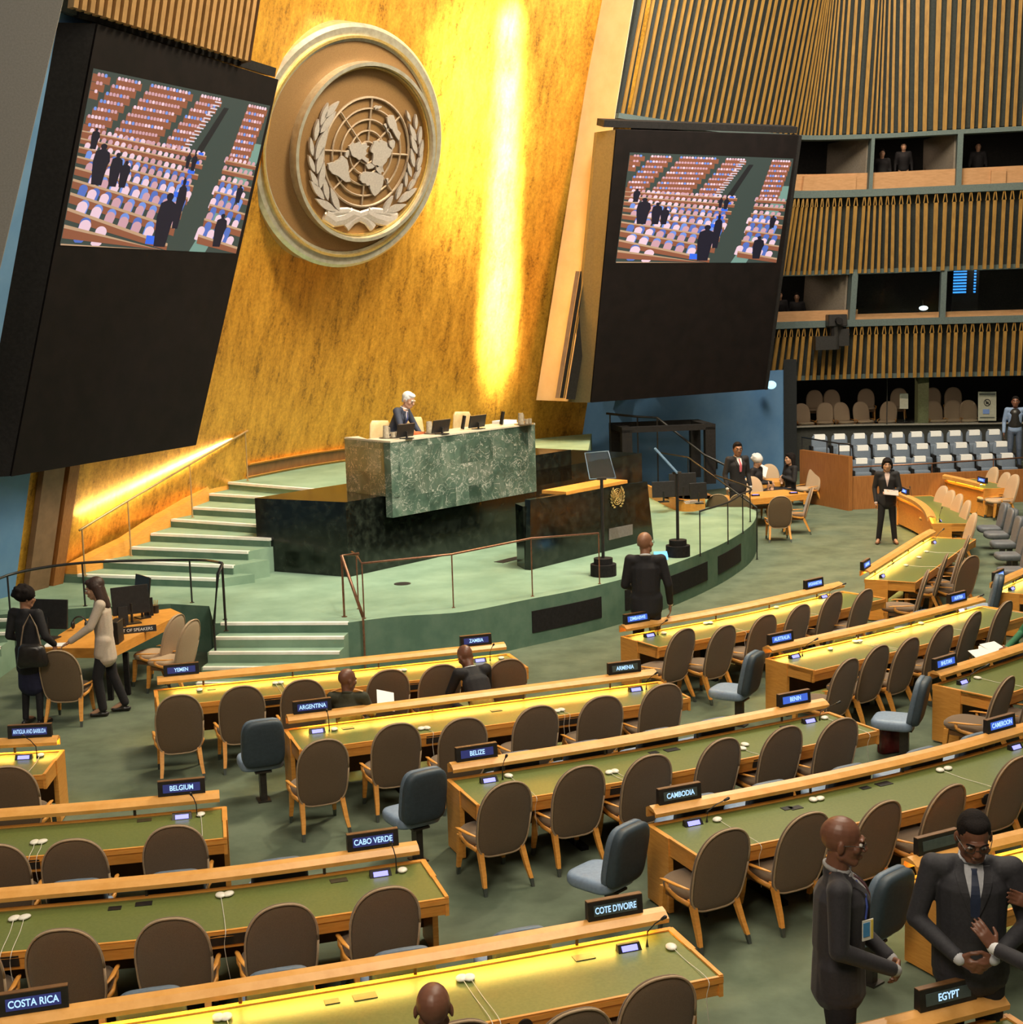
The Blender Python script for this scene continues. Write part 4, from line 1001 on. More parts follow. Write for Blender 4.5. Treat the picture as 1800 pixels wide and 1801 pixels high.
for j,(px,py) in enumerate(((1741,842),(1762,852),(1777,856))):
    put_chair('S3',px,py,'Tan chair behind the small straight desk at right, %s'%('left one' if j==0 else 'middle one' if j==1 else 'right one'),'tan chairs at the small straight desk',proto=CHT,z=.76)
# chair pulled away behind S1
put_chair('S1',1697,1012,'Brown chair pushed back alone from the curved desk','brown upholstered delegate chairs',turn=-25)
# pedestal seats: full ones at the aisles
aisle=[('R2',463,1312,'Dark blue pedestal seat standing left of the Argentina desk'),('R3',745,1405,'Dark blue pedestal seat standing left of the Belize desk'),('R4',1101,1508,'Dark blue pedestal seat standing left of the Cambodia desk'),
('Q2',1322,1188,'Blue pedestal seat standing left of the Australia desk'),('Q3',1617,1237,'Blue pedestal seat with red bag beneath, left of the Bhutan desk'),('R5',1562,1595,'Blue pedestal seat between the two standing men'),('S4',1752,1045,'Blue pedestal seat left of the desk cut by right edge')]
for k,px,py,lb in aisle: put_chair(k,px,py,lb,'blue pedestal seats',proto=PD,z=.66,push=.2,turn={'Q2':24,'Q3':26,'R4':24,'R3':10,'R5':14,'S4':20}.get(k,0))
behind=[('R3',910,1333),('R3',1030,1312),('R3',1155,1290),('R3',1262,1272),('R4',1262,1425),('R4',1400,1405),('R4',1525,1366),('R4',1645,1332),('R4',1752,1308),
('L3',120,1588),('L3',310,1563),('L3',497,1545),('L4',265,1787),('L4',500,1750),('L4',725,1712),('L4',940,1676),('Q2',1500,1117),('Q2',1552,1098),('Q2',1612,1077),('R2',620,1262)]
for j,(k,px,py) in enumerate(behind[:-1]):
    D=DESK[k]; P=at(px,py,.76); pp=Vector((P.x,P.y,0)); i=min(range(len(D.P)),key=lambda q:(D.P[q]-pp).length)
    s=near(D.P,pp); c=along(D.P,s); n_=D.N[i]; o=c-n_*.37
    PDL.put((o.x,o.y,0),rzdir(-n_),'Low blue seat under the desk rail reading '+{'R3':'Belize','R4':'Cambodia','L3':'Cabo Verde','L4':"Cote d'Ivoire",'Q2':'Australia','R2':'Argentina'}[k]+', '+['leftmost','second from left','third from left','fourth from left','rightmost'][[q for q,t in enumerate(behind) if t[0]==k].index(j)],'blue seats glimpsed through the desk rails')
#%%SIGNS
def sign(key,px,py,text,style,label,w=.43,z=None):
    D=DESK[key]; z0=TOP+.165
    P=at(px,py,z0+.075); pp=Vector((P.x,P.y,0)); s=near(D.P,pp); c=along(D.P,s); i=min(range(len(D.P)),key=lambda q:(D.P[q]-c).length); n_=D.N[i]
    c=c-n_*.035
    r=empty('country_sign',(c.x,c.y,z0),rzdir(-n_ if key not in ('S2','S3') else n_),label,'sign','lit country name signs')
    h=.135
    b=MB(); b.hexa([(-w/2,-.03,0),(w/2,-.03,0),(w/2,.035,0),(-w/2,.035,0)],[(-w/2,-.015,h),(w/2,-.015,h),(w/2,.035,h),(-w/2,.035,h)]); b.build('housing',black,r)
    b=MB(); b.box((0,.01,h+.003),(w*1.0,.045,.006)); b.build('top_strip',woodd,r)
    sx=.40 if style!='grey' else .40
    yy=lambda q:-.031+.015*q/h
    b=MB(); sw=w*.395; z1=.03; z2=h-.028
    b.hexa([(-sw,yy(z1)-.003,z1),(sw,yy(z1)-.003,z1),(sw,yy(z1)+.004,z1),(-sw,yy(z1)+.004,z1)],[(-sw,yy(z2)-.003,z2),(sw,yy(z2)-.003,z2),(sw,yy(z2)+.004,z2),(-sw,yy(z2)+.004,z2)])
    d=b.build('display',{'blue':ledblue,'grey':ledgrey,'navy':lednavy}[style],r)
    if not text: return r
    cu=bpy.data.curves.new('text','FONT'); cu.body=text; cu.size=.066; cu.align_x='CENTER'; cu.align_y='CENTER'; cu.extrude=.0008; cu.offset=.0012 if len(text)<15 else .0002
    to=bpy.data.objects.new('tmp',cu); COL.objects.link(to); me=bpy.data.meshes.new_from_object(to.evaluated_get(bpy.context.evaluated_depsgraph_get())); bpy.data.objects.remove(to)
    xs=[v.co.x for v in me.vertices]; wd=max(xs)-min(xs); k=min(.82,sw*1.9/wd)
    o=bpy.data.objects.new('lettering',me); COL.objects.link(o); o.parent=d; me.materials.clear(); me.materials.append(ledwhite)
    tl=math.atan2(.015,h)
    o.scale=(k,1.0,1); o.location=(0,yy((z1+z2)/2)-.0042,(z1+z2)/2); o.rotation_euler=(math.pi/2-tl,0,0)
    return r
SG=[('R1',323,1185,'YEMEN','navy'),('R1',849,1133,'ZAMBIA','navy'),('R2',556,1251,'ARGENTINA','navy'),('R2',1112,1180,'ARMENIA','grey'),('R3',850,1332,'BELIZE','navy'),('R3',1416,1234,'BENIN','blue'),
('R4',1213,1403,'CAMBODIA','grey'),('R4',1779,1276,'CAMEROON','blue'),('L1',43,1295,'ANTIGUA AND BARBUDA','navy'),('L2',319,1393,'BELGIUM','navy'),('L3',664,1486,'CABO VERDE','navy'),
('L4',58,1772,'COSTA RICA','navy'),('L4',1098,1610,"COTE D'IVOIRE",'grey'),('L5',1688,1762,'EGYPT','grey'),('Q1',1135,1090,'ZIMBABWE','blue'),('Q1',1441,1026,'AFGHANISTAN','blue'),('Q2',1391,1126,'AUSTRALIA','blue'),('Q2',1681,1049,'AUSTRIA','blue'),
('Q3',1685,1168,'BHUTAN','blue'),('S1',1544,993,'ALBANIA','blue'),('S2',1590,863,'ALGERIA','blue'),('S3',1727,845,'ANGOLA','blue'),('S4',1774,1012,'AZERBAIJAN','blue'),('R5',1672,1490,'','grey')]
wh={'R1':'first row desk','S1':'curved desk beside the standing woman','S2':'far curved desk','S3':'small straight desk at right','S4':'desk cut by the right edge','R5':'desk behind the man in glasses'}
for k,px,py,tx,stl in SG:
    unread={'AFGHANISTAN':'Tiny blue lit sign at the far end of the Zimbabwe desk','AUSTRIA':'Tiny blue lit sign at the far end of the Australia desk','ALBANIA':'Tiny blue lit sign on the near end of the curved desk','ALGERIA':'Tiny blue lit sign beside the standing woman on far desk','ANGOLA':'Tiny blue lit sign on the small straight desk at right','AZERBAIJAN':'Tiny blue lit sign on the desk cut by right edge','':'Sign mostly hidden behind the man in glasses'}
    sign(k,px,py,tx,stl,unread.get(tx,'Black illuminated sign on the desk rail reading %s'%tx.title()),w=.46 if len(tx)>14 else .43)
# microphone consoles
def mic(key,px,py,dx,dz,label,dout=.06,toff=.17):
    D=DESK[key]; P=at(px,py,TOP+.03); pp=Vector((P.x,P.y,0)); s=near(D.P,pp); i=min(range(len(D.P)),key=lambda q:(D.P[q]-pp).length); n_=D.N[i]
    r=empty('microphone_console',(P.x,P.y,TOP),rzdir(-n_),label,'microphone','desk microphone consoles')
    b=MB(); b.hexa([(-.09,-.035,0),(.09,-.035,0),(.09,.03,0),(-.09,.03,0)],[(-.085,.0,.05),(.085,.0,.05),(.085,.028,.05),(-.085,.028,.05)]); b.build('base',black,r)
    b=MB(); b.hexa([(-.06,-.034,.008),(.06,-.034,.008),(.06,-.028,.008),(-.06,-.028,.008)],[(-.06,-.012,.04),(.06,-.012,.04),(.06,-.004,.04),(-.06,-.004,.04)]); b.build('display',lcd,r)
    b=MB(); x=toff*(.85 if dx>=0 else .8); b.tube([(x,.0,0),(x,.0,.03),(x+dx*.05,0,dz*.5),(x+dx*.5,-dout*.5,dz*.8),(x+dx,-dout,dz)],[.012,.006,.005,.005,.005],6); b.build('gooseneck',black,r)
    b=MB(); b.link((x+dx*.93,-dout*.95,dz*.97),.011,(x+dx*1.12,-dout*1.15,dz*1.05),.015,n=8); b.build('mic_head',black,r,smooth=True)
    return r
for a in (('R1',844,1160,.03,.22,'Microphone console before the Zambia sign'),('R2',558,1284,-.03,.25,'Microphone console before the Argentina sign'),('R2',1118,1211,.10,.2,'Microphone console before the Armenia sign'),
('R3',860,1370,.02,.25,'Microphone console before the Belize sign'),('R3',1424,1266,.20,.18,'Microphone console before the Benin sign'),('R4',1219,1445,.16,.2,'Microphone console before the Cambodia sign'),('R4',1786,1312,.14,.2,'Microphone console before the Cameroon sign'),
('L1',42,1330,-.10,.26,'Microphone console before the Antigua and Barbuda sign'),('L2',320,1434,-.04,.24,'Microphone console before the Belgium sign'),('L3',669,1534,-.05,.28,'Microphone console before the Cabo Verde sign'),('L4',1106,1664,.10,.22,"Microphone console before the Cote d'Ivoire sign"),
('Q1',1143,1116,.1,.2,'Microphone console before the Zimbabwe sign'),('Q1',1449,1048,.28,.16,'Microphone console at the far end of the Zimbabwe desk'),('Q2',1398,1153,.18,.2,'Microphone console before the Australia sign'),('Q2',1690,1072,.3,.18,'Microphone console at the far end of the Australia desk'),
('Q3',1694,1198,.26,.16,'Microphone console before the Bhutan sign'),('S1',1552,1012,.28,.16,'Microphone console on the near end of the curved desk'),('S4',1780,1034,.2,.18,'Microphone console on the desk cut by right edge')): mic(*a)
mic('S1',1643,953,.3,.2,'Microphone console at the far end of the curved desk'); mic('S2',1607,876,.3,.22,'Microphone console on the far curved desk, left end'); mic('S2',1654,915,.3,.22,'Microphone console on the far curved desk, near end')
# earpieces with cord
def ear(px,py,label,key,cord=.0):
    P=at(px,py,TOP+.015); r=empty('earpiece',(P.x,P.y,TOP),random.uniform(-.6,.6),label,'earpiece','white earpieces on the desks')
    b=MB(); b.ell((0,0,.016),(.042,.055,.017)); b.build('shell',white,r,smooth=True)
    if key:
        D=DESK[key]; s=near(D.P,Vector((P.x,P.y,0))); c=along(D.P,s); i=min(range(len(D.P)),key=lambda q:(D.P[q]-c).length); n_=D.N[i]; M3=Matrix.Rotation(-r.rotation_euler.z,3,'Z')
        d=(D.P[i]+0*n_ - Vector((P.x,P.y,0))).dot(n_)+D.dep
        pts=[Vector((0,0,.02)),n_*(d*.4)+Vector((.01,0,.006)),n_*(d+.012)+Vector((.015,0,.01)),n_*(d+.02)+Vector((.0,0,-.12)),n_*(d-.0)+Vector((.03,0,-.38))]
        pts=catmull([M3@p for p in pts],5); b=MB(); b.tube(pts,.0026,4); b.build('cord',white,r)
    return r
EP=[('L4',812,1720),('L4',826,1719),('L4',384,1789),('L4',398,1788),('L4',1181,1665),('L3',25,1615),('L3',43,1613),('L3',388,1574),('L3',402,1572),('L3',708,1530),('L2',61,1481),('L2',74,1480),('L2',353,1432),('L1',71,1328),
('R1',351,1213),('R1',484,1201),('R1',494,1200),('R1',702,1179),('R1',711,1178),('R1',882,1157),('R2',588,1282),('R2',741,1281),('R2',751,1280),('R2',980,1250),('R2',988,1248),('R3',895,1364),('R3',1072,1358),('R3',1082,1356),('R3',1306,1316),('R3',1311,1309),('R3',1451,1262),
('R4',1262,1441),('R4',1431,1406),('R4',1443,1404),('R4',1654,1354),('R4',1668,1351),('Q1',1168,1113),('Q1',1242,1096),('Q1',1250,1095),('Q1',1366,1068),('Q2',1461,1141),('Q2',1505,1128),('Q2',1513,1127),('Q2',1621,1096),('Q2',1706,1064),('Q3',1720,1192),('S1',1594,994),('S1',1617,980),('S1',1630,970)]
from collections import Counter
dl={'L4':"the front Cote d'Ivoire desk",'L3':'the Cabo Verde desk','L2':'the Belgium desk','L1':'the Antigua and Barbuda desk','R1':'the Yemen and Zambia desk','R2':'the Argentina and Armenia desk','R3':'the Belize and Benin desk','R4':'the Cambodia desk','Q1':'the Zimbabwe desk','Q2':'the Australia desk','Q3':'the Bhutan desk','S1':'the curved desk'}
cn=Counter(); tot=Counter(k for k,_,_ in EP)
EPs=sorted(EP,key=lambda t:(t[0],t[1])); on=['leftmost','second from left','third from left','fourth from left','fifth from left','sixth from left','seventh']
for k,px,py in EPs:
    j=cn[k]; cn[k]+=1; nm='' if tot[k]==1 else ', rightmost one' if j==tot[k]-1 else ', '+on[j]
    ear(px,py,'White oval earpiece lying on %s%s'%(dl[k],nm),k if px%3 else None)
# recessed plates on the desk tops and socket boxes on the aprons (parts of the desks)
def plate(key,px,py,w,d,mat=steel,nm='recessed_plate'):
    D=DESK[key]; P=at(px,py,TOP); pp=Vector((P.x,P.y,0)); i=min(range(len(D.P)),key=lambda q:(D.P[q]-pp).length); n_=D.N[i]; t=Vector((-n_.y,n_.x,0))
    b=MB(); b.box(Vector((P.x,P.y,TOP+.002))-Vector(D.root.location),(w,d,.008),ax=(t,n_,Vector((0,0,1)))); return b.build(nm,mat,D.root)
pm=M('plate_brown',(.05,.04,.018),(.07,.055,.025),.5)
for a in (('L4',1027,1684,.15,.09,black),('L4',642,1753,.16,.09,pm),('L4',584,1762,.10,.07,pm),('L3',253,1590,.13,.08,black),('L3',202,1598,.1,.07,black),('L3',596,1549,.14,.08,pm),('L2',254,1443,.13,.08,pm),('R4',1555,1379,.16,.09,black),('R4',1522,1386,.10,.07,black),('R4',1400,1441-20,.12,.08,black),('R3',1182,1319,.16,.09,black),('R3',1150,1324,.1,.07,black),('R3',1384,1278,.14,.08,black),('R2',612,1281,.13,.08,pm),('R2',873,1250,.13,.07,pm),('R1',372,1212,.10,.09,black),('Q2',1577,1111,.1,.1,black),('R4',1385,1438-16,.1,.08,black)): plate(*a)
def socket(key,px,py,rnd=False,w=.27):
    D=DESK[key]; P=at(px,py,TOP-.07); pp=Vector((P.x,P.y,0)); i=min(range(len(D.P)),key=lambda q:(D.P[q]+D.N[q]*D.dep-pp).length); n_=D.N[i]; t=Vector((-n_.y,n_.x,0))
    s=near([p+nn*D.dep for p,nn in zip(D.P,D.N)],pp); c=along([p+nn*D.dep for p,nn in zip(D.P,D.N)],s)
    up_=(n_*.03+Vector((0,0,.15))).normalized(); nn=up_.cross(t); nn=nn if nn.dot(n_)>0 else -nn
    b=MB(); cc=c+Vector((0,0,TOP-.07))-n_*.012-Vector(D.root.location)
    if rnd: 
        ring=[cc+t*.055*math.cos(a)+up_*.055*math.sin(a) for a in [2*math.pi*k/20 for k in range(20)]]; b.prismp(ring,nn*.012)
    else: b.box(cc,(w,.09,.012),ax=(t,up_,nn))
    b.build('speaker_grille' if rnd else 'socket_box',black,D.root)
for a in (('L4',841,1787),('L4',902,1779,True),('L3',10,1673),('L3',402,1626),('L2',52,1503),('R2',764,1292),('R2',994,1262),('R3',1078,1374),('R3',1315,1327),('R1',482,1229),('R1',716,1202),('R4',1717,1383),('R4',1505,1420,True),('Q2',1570,1142,True),('Q1',1297,1110),('R4',1700,1393,True)):
    socket(*a)
#%%FURNITURE
# railings
def railing(name,label,rail,posts,r=.02,mat=black,group=None):
    o=Vector(rail[0]); e=empty(name,(o.x,o.y,o.z),0,label,'railing',group)
    b=MB(); b.tube([Vector(p)-o for p in rail],r,8); b.build('handrail',mat,e,smooth=True)
    for a,c in posts:
        b=MB(); b.tube([Vector(a)-o,Vector(c)-o],r*.7,6); b.cyl(Vector(a)-o,r*1.6,.01,10); b.build('post',mat,e)
    return e
def up_to(pt,py): return Vector((pt.x,pt.y,podz_(py,pt)))
def podz_(py,pt):
    lo,hi=-1,12
    for _ in range(40):
        m=(lo+hi)/2; q=Vector((pt.x,pt.y,m))-CP; y=900.5-F*(q.dot(upv)/q.dot(fw))
        if y>py: lo=m
        else: hi=m
    return lo
brassr=M('brass_rail',(.45,.30,.14),(.52,.36,.18),.4,metal=.6)
bs=[(150,1012,.9,930),(231,978,1.1,881),(339,910,1.5,817),(436,846,1.95,760)]
B_=[at(x,y,z) for x,y,z,_ in bs]; T_=[up_to(p,t[3]) for p,t in zip(B_,bs)]
railing('stair_railing','Brass handrail climbing along the gold wall beside the upper steps',[T_[0]-(T_[1]-T_[0])*.06]+T_+[T_[3]+(T_[3]-T_[2])*.05],list(zip(B_,T_)),.022,brassr)
lo_=light('AREA',T_[0]*.5+T_[3]*.5,T_[0],55,(1,.85,.5),4.4,sizey=.03)
X_=(T_[3]-T_[0]).normalized(); Zl=-(Vector((-.92,.45,.25))); Zl=(Zl-X_*Zl.dot(X_)).normalized(); Yl=Zl.cross(X_)
lo_.matrix_world=Matrix(((X_.x,Yl.x,Zl.x,0),(X_.y,Yl.y,Zl.y,0),(X_.z,Yl.z,Zl.z,0),(0,0,0,1))); lo_.location=T_[0]*.5+T_[3]*.5+Vector((-.04,.02,-.01))
# dark curved rail on the left of the lower stage
bb_=[(18,1077,1012),(150,1066,990),(338,1060,985),(396,1090,990)]
B_=[at(x,y,.75) for x,y,_ in bb_]; T_=[up_to(p,t[2]) for p,t in zip(B_,bb_)]
pe=[at(0,1105,.75),at(381,1192,0.0)]; 
tail=[up_to(at(401,1112,.75),993),up_to(at(376,1196,.02),1098)]
path=catmull([up_to(pe[0]-Vector((.3,0,0)),1048)]+T_,6)
railing('stage_railing','Dark curved railing at the left end of the stage',path,list(zip(B_,T_)),.022)
b0=at(398,1110,.75); b1=at(382,1192,0.05)
railing('stair_railing','Dark sloping handrail at the left side of the lower steps',[up_to(b0,992),up_to(b0+Vector((-.02,-.25,0)),1010),up_to(b1,1098)],[(b0,up_to(b0,992)),(b1,up_to(b1,1098))],.024)
b0=at(606,1085,.75); b1=at(643,1180,0.0)
railing('stair_railing','Bronze sloping handrail at the right side of the lower steps',[up_to(b0,977)+Vector((.25,.1,0)),up_to(b0,977),up_to(b1,1085)],[(b0,up_to(b0,977)),(b1,up_to(b1,1085))],.026,rustrail)
bb_=[(631,1071,998),(641,1088,991),(798,1069,975),(937,1049,947),(1055,1027,938)]
B_=[at(x,y,.75) for x,y,_ in bb_]; T_=[up_to(p,t[2]) for p,t in zip(B_,bb_)]
T_[0]=up_to(B_[0],976); 
railing('stage_railing','Thin bronze railing along the front edge of the stage',[T_[0]+Vector((-.1,.3,0))]+T_,list(zip(B_,T_)),.017,rustrail)
bb_=[(1232,978,899),(1281,957,884),(1307,938,868),(1320,918,858)]
B_=[at(x,y,.75) for x,y,_ in bb_]; T_=[up_to(p,t[2]) for p,t in zip(B_,bb_)]
T_.append(T_[-1]+Vector((-.5,1.6,.1))); 
railing('stage_railing','Black railing curving around the right end of the stage',catmull(T_,4),list(zip(B_,T_)),.018)
b0=at(1332,984,0); b1=at(1306,935,.75)+Vector((.1,2.2,0)); tp=up_to(b0,893)
railing('stair_railing','Black handrail sloping down behind the right end of the stage',[tp,tp+Vector((-1.0,3.2,.75)),tp+Vector((-1.5,4.4,.75))],[(b0,tp),(Vector((tp.x-1.0,tp.y+3.2,.75)),tp+Vector((-1.0,3.2,.75)))],.018)
# floor grilles, teleprompters
pl=at(708,1026,.76); b=MB(); b.cyl((0,0,0),.14,.008,24); o=b.build('floor_outlet',steel); o.location=(pl.x,pl.y,.75); tag(o,'Round dark floor outlet set in the stage carpet','outlet')
pl=at(905,983,.75); b=MB(); b.box((0,0,.004),(.9,.22,.008)); o=b.build('floor_grille',steel); o.location=(pl.x,pl.y,.75); o.rotation_euler=(0,0,math.atan2(fdir.y,fdir.x)); tag(o,'Dark floor grille in the stage carpet left of the lectern','grille')
def teleprompter(base,glassc,label,edge=False,gt=None):
    p=at(*base,.75); top=up_to(p,gt)
    e=empty('teleprompter',(p.x,p.y,.75),0,label,'teleprompter')
    b=MB(); b.cyl((0,0,0),.22,.2,24); b.cyl((.0,.0,.2),.16,.1,24); b.build('base',blackm,e)
    b=MB(); b.tube([(0,0,.1),(0,0,top.z-.75)],.028,8); b.build('pole',black,e)
    z=top.z-.75; b=MB()
    if not edge: b.hexa([(-.2,0,z),(.24,.02,z),(.24,.03,z),(-.2,.01,z)],[(-.26,.22,z+.42),(.14,.24,z+.44),(.14,.25,z+.44),(-.26,.23,z+.42)]); b.build('glass_panel',glass,e)
    b2=MB()
    if not edge: b2.tube([(-.2,0,z),(-.26,.22,z+.42),(.14,.24,z+.44),(.24,.02,z),(-.2,0,z)],.008,5)
    else: b2.hexa([(-.02,-.1,z),(.02,.1,z),(.04,.1,z),(.0,-.1,z)],[(-.42,-.1,z+.46),(-.38,.1,z+.46),(-.36,.1,z+.46),(-.40,-.1,z+.46)])
    b2.build('glass_frame',M('blue_grey_frame',(.12,.2,.3),(.15,.25,.36),.3),e)
    b=MB(); b.box((0,0,z),(.16,.05,.04)); b.build('clamp',steel,e)
teleprompter((1062,1012),0,'Teleprompter stand with tilted glass in front of the lectern',gt=842)
teleprompter((1193,978),0,'Teleprompter stand with edge-on glass right of the lectern',True,832)
pl=at(1163,983,.75); b=MB(); b.hexa([(-.12,-.1,0),(.12,-.1,0),(.12,.1,0),(-.12,.1,0)],[(-.12,-.06,.06),(.12,-.06,.06),(.12,.1,.12),(-.12,.1,.12)]); o=b.build('tablet',tablet); o.location=(pl.x,pl.y,.75); tag(o,'Small glowing blue tablet on the stage beside the bald man','tablet')
# items on the dais
def monitor(name,loc,rz,w,h,label,tilt=-.15,st=.12,mat=black,cat='monitor',group=None,stand=True,screenmat=None):
    e=empty(name,loc,rz,label,cat,group)
    b=MB(); c=Vector((0,0,st+h/2)); Rm=Matrix.Rotation(tilt,3,'X'); b.box(c,(w,.03,h),ax=(Vector((1,0,0)),Rm@Vector((0,1,0)),Rm@Vector((0,0,1)))); b.build('display',mat,e,bevel=.004)
    b=MB(); b.box(c+Rm@Vector((0,.017,0)),(w*.94,.004,h*.9),ax=(Vector((1,0,0)),Rm@Vector((0,1,0)),Rm@Vector((0,0,1)))); b.build('screen',screenmat or blackm,e)
    if stand: b=MB(); b.box((0,-.02,.008),(w*.45,.18,.016)); b.tube([(0,-.02,0),(0,-.03,st+h*.4)],.02,6); b.build('stand',mat,e)
    return e
zd=ztop+.03
def onto(px,py): return at(px,py,zd)
rzp=rzdir(-nd)
for px,py,w_,lb,rr in ((723,770,.42,'Black monitor on the marble desk, leftmost',.0),(785,762,.45,'Black monitor on the marble desk in front of the leaning man',0),(849,753,.45,'Black monitor on the marble desk, right of the middle',0)):
    q=onto(px,py+2)-nd*.12; monitor('monitor',(q.x,q.y,zd),rzp+rr,w_,.24,lb,tilt=.25,st=.03,group='monitors on the marble desk')
for px,py,lb in ((816,756,'Slim dark upright screen between monitors on the marble desk'),(884,748,'Slim dark upright screen near the right end of the marble desk')):
    q=onto(px,py); monitor('phone_handset',(q.x,q.y,zd),rzp+1.0,.14,.26,lb,tilt=.2,st=.01,cat='screen',stand=False)
clear=M('water_glass',(.30,.25,.18),(.42,.36,.27),.08)
for px,py,lb in ((681,771,'left'),(757,763,'middle'),(918,747,'right')):
    q=onto(px,py)+nd*-.02; e=empty('water_jug',(q.x,q.y,zd),rzp,'Glass water jug on a tray, %s one on the marble desk'%lb,'jug','water jugs on the marble desk')
    b=MB(); b.cyl((0,0,0),.06,.23,16,.05); b.build('jug_body',clear,e,smooth=False); b=MB(); b.tube([(.05,0,.2),(.1,0,.18),(.1,0,.08),(.055,0,.05)],.008,5); b.build('handle',clear,e)
    for k in range(2):
        g=q+fdir*(.17+.11*k); b=MB(); b.cyl((0,0,0),.035,.1,12,.038); o=b.build('drinking_glass',clear); o.location=(g.x,g.y,zd); tag(o,'Drinking glass beside the %s water jug, %s one'%(lb,('nearer','farther')[k]),'glass','drinking glasses on the marble desk')
    b=MB(); b.cyl((0,0,-.004),.2,.008,24); o=b.build('tray',steel); t_=q+fdir*.1; o.location=(t_.x,t_.y,zd+.004); tag(o,'Round tray under the %s water jug'%lb,'tray','trays on the marble desk')
ex=empty('high_back_chair',(0,0,0),0,'x','chair')
cf=M('cream_leather',(.60,.42,.20),(.68,.5,.26),.55,scale=8)
b=MB(); b.pad([(-.27,.5),(.27,.5),(.36,.62),(.34,.80),(.22,1.28),(.18,1.33),(-.22,1.36),(-.27,1.30),(-.28,.80)],.10,lambda u,v,q:(u,-.18-.08*(v-.5)-q,v)); b.build('backrest',cf,ex,smooth=True)
b=MB(); b.pad([(.28*math.cos(a),.26*math.sin(a)) for a in [2*math.pi*k/20 for k in range(20)]],.12,lambda u,v,q:(u,v+.04,.5+q)); b.build('seat',cf,ex,smooth=True)
b=MB(); b.cyl((0,0,.06),.04,.38,12); b.cyl((0,0,0),.28,.06,20,.1); b.build('swivel_base',woodd,ex)
EX=Proto(ex)
for px,py,lb in ((655,738,'leftmost'),(713,735,'middle'),(797,724,'right of the leaning man')):
    q=Vector((m0.x,m0.y,0))-nd*1.55
    # slide along the desk until the column matches
    best=min((abs(900+F*((Vector((q.x,q.y,3.2))+fdir*s-CP).dot(rt)/(Vector((q.x,q.y,3.2))+fdir*s-CP).dot(fw))-px),s) for s in np.linspace(-2,5,141))[1]
    g=q+fdir*best; zt2=podz_(py,g); EX.put((g.x,g.y,max(1.95,zt2-1.36)),rzp+math.pi*0,'Cream high-backed chair behind the marble desk, %s'%lb,'high-backed chairs behind the marble desk')
q=onto(742,765)-nd*.25; b=MB(); b.box((0,0,.02),(.42,.3,.04)); o=b.build('leather_folder',M('red_leather',(.35,.09,.03),(.4,.12,.05),.4)); o.location=(q.x,q.y,zd); o.rotation_euler=(0,0,rzp); tag(o,'Red-brown leather folder under the leaning man on the marble desk','folder')
q=onto(898,745)-nd*.15; b=MB(); b.box((0,0,.03),(.4,.3,.06)); o=b.build('paper_pile',paper); o.location=(q.x,q.y,zd); o.rotation_euler=(0,0,rzp); tag(o,'Pile of papers near the right end of the marble desk','papers')
# curved console desk at the right of the stage
cd=empty('console_desk',at(1187,897,.75),0,'Curved low wooden console desk with black equipment on the stage','desk')
o=cd.location.copy(); pts=[at(x,y,.75) for x,y in ((1137,872),(1160,884),(1188,897),(1215,900),(1241,896))]; pts=catmull([Vector((p.x,p.y,0)) for p in pts],5); nn_=normals2(pts,1)
b=MB(); b.strip([p-Vector((o.x,o.y,0)) for p in pts],nn_,-.05,0,0,.27); b.build('curved_front',wood,cd)
b=MB(); b.strip([p-Vector((o.x,o.y,0)) for p in pts],nn_,-1.0,-.02,.2,.24); b.build('desk_surface',woodd,cd)
eqp=[(1170,865,.5,.35),(1205,862,.62,.5),(1232,868,.4,.35)]
for k,(px,py,w_,h_) in enumerate(eqp):
    q=at(px,py+20,1.0); monitor('monitor',(q.x,q.y+.3,.99),.1+.1*k,w_,h_,'Black monitor on the curved console desk, %s'%(['left one','largest, middle one','right one'][k]),st=.1,group='monitors on the console desk')
q=at(1215,884,1.0); 
for k in range(3): b=MB(); b.box((0,0,.01+.012*k),(.26,.34,.01)); oo=b.build('newspaper',M('newsprint',(.4,.38,.35))); oo.location=(q.x+.04*k,q.y,.99); oo.rotation_euler=(0,0,.3*k); tag(oo,'Folded newspaper on the curved console desk, %s of the pile'%(['lowest','middle','topmost'][k]),'newspaper','newspapers on the console desk')
# black frame booth
pb=at(1168,880,.75)+Vector((.35,3.6,0)); bf=empty('open_booth',(pb.x,pb.y,.75),.12,'Black open metal frame booth standing in front of the blue wall','frame')
w_=2.15; dd_=1.5; hh=1.45
for x in (-w_/2,w_/2):
    for y in (-dd_/2,dd_/2): b=MB(); b.box((x,y,hh/2),(.26,.22,hh)); b.build('upright',blackm,bf)
b=MB()
for y in (-dd_/2,dd_/2): b.box((0,y,hh),(w_+.26,.22,.14))
for x in (-w_/2,w_/2): b.box((x,0,hh),(.26,dd_,.14))
b.build('top_frame',blackm,bf)
q=pb+Vector((-1.2,.2,0)); 
railing('stair_railing','Black stair railing descending in front of the blue wall',[Vector((q.x-.2,q.y,2.55)),Vector((q.x+.6,q.y-.1,2.45)),Vector((q.x+1.1,q.y-.2,2.42)),Vector((q.x+2.2,q.y-1.0,1.5)),Vector((q.x+3.2,q.y-1.8,1.0))],[(Vector((q.x-.1,q.y,.75)),Vector((q.x-.1,q.y,2.55))),(Vector((q.x+.6,q.y-.1,.75)),Vector((q.x+.6,q.y-.1,2.45))),(Vector((q.x+1.1,q.y-.2,.75)),Vector((q.x+1.1,q.y-.2,2.42))),(Vector((q.x+2.2,q.y-1.0,.75)),Vector((q.x+2.2,q.y-1.0,1.5)))],.03)
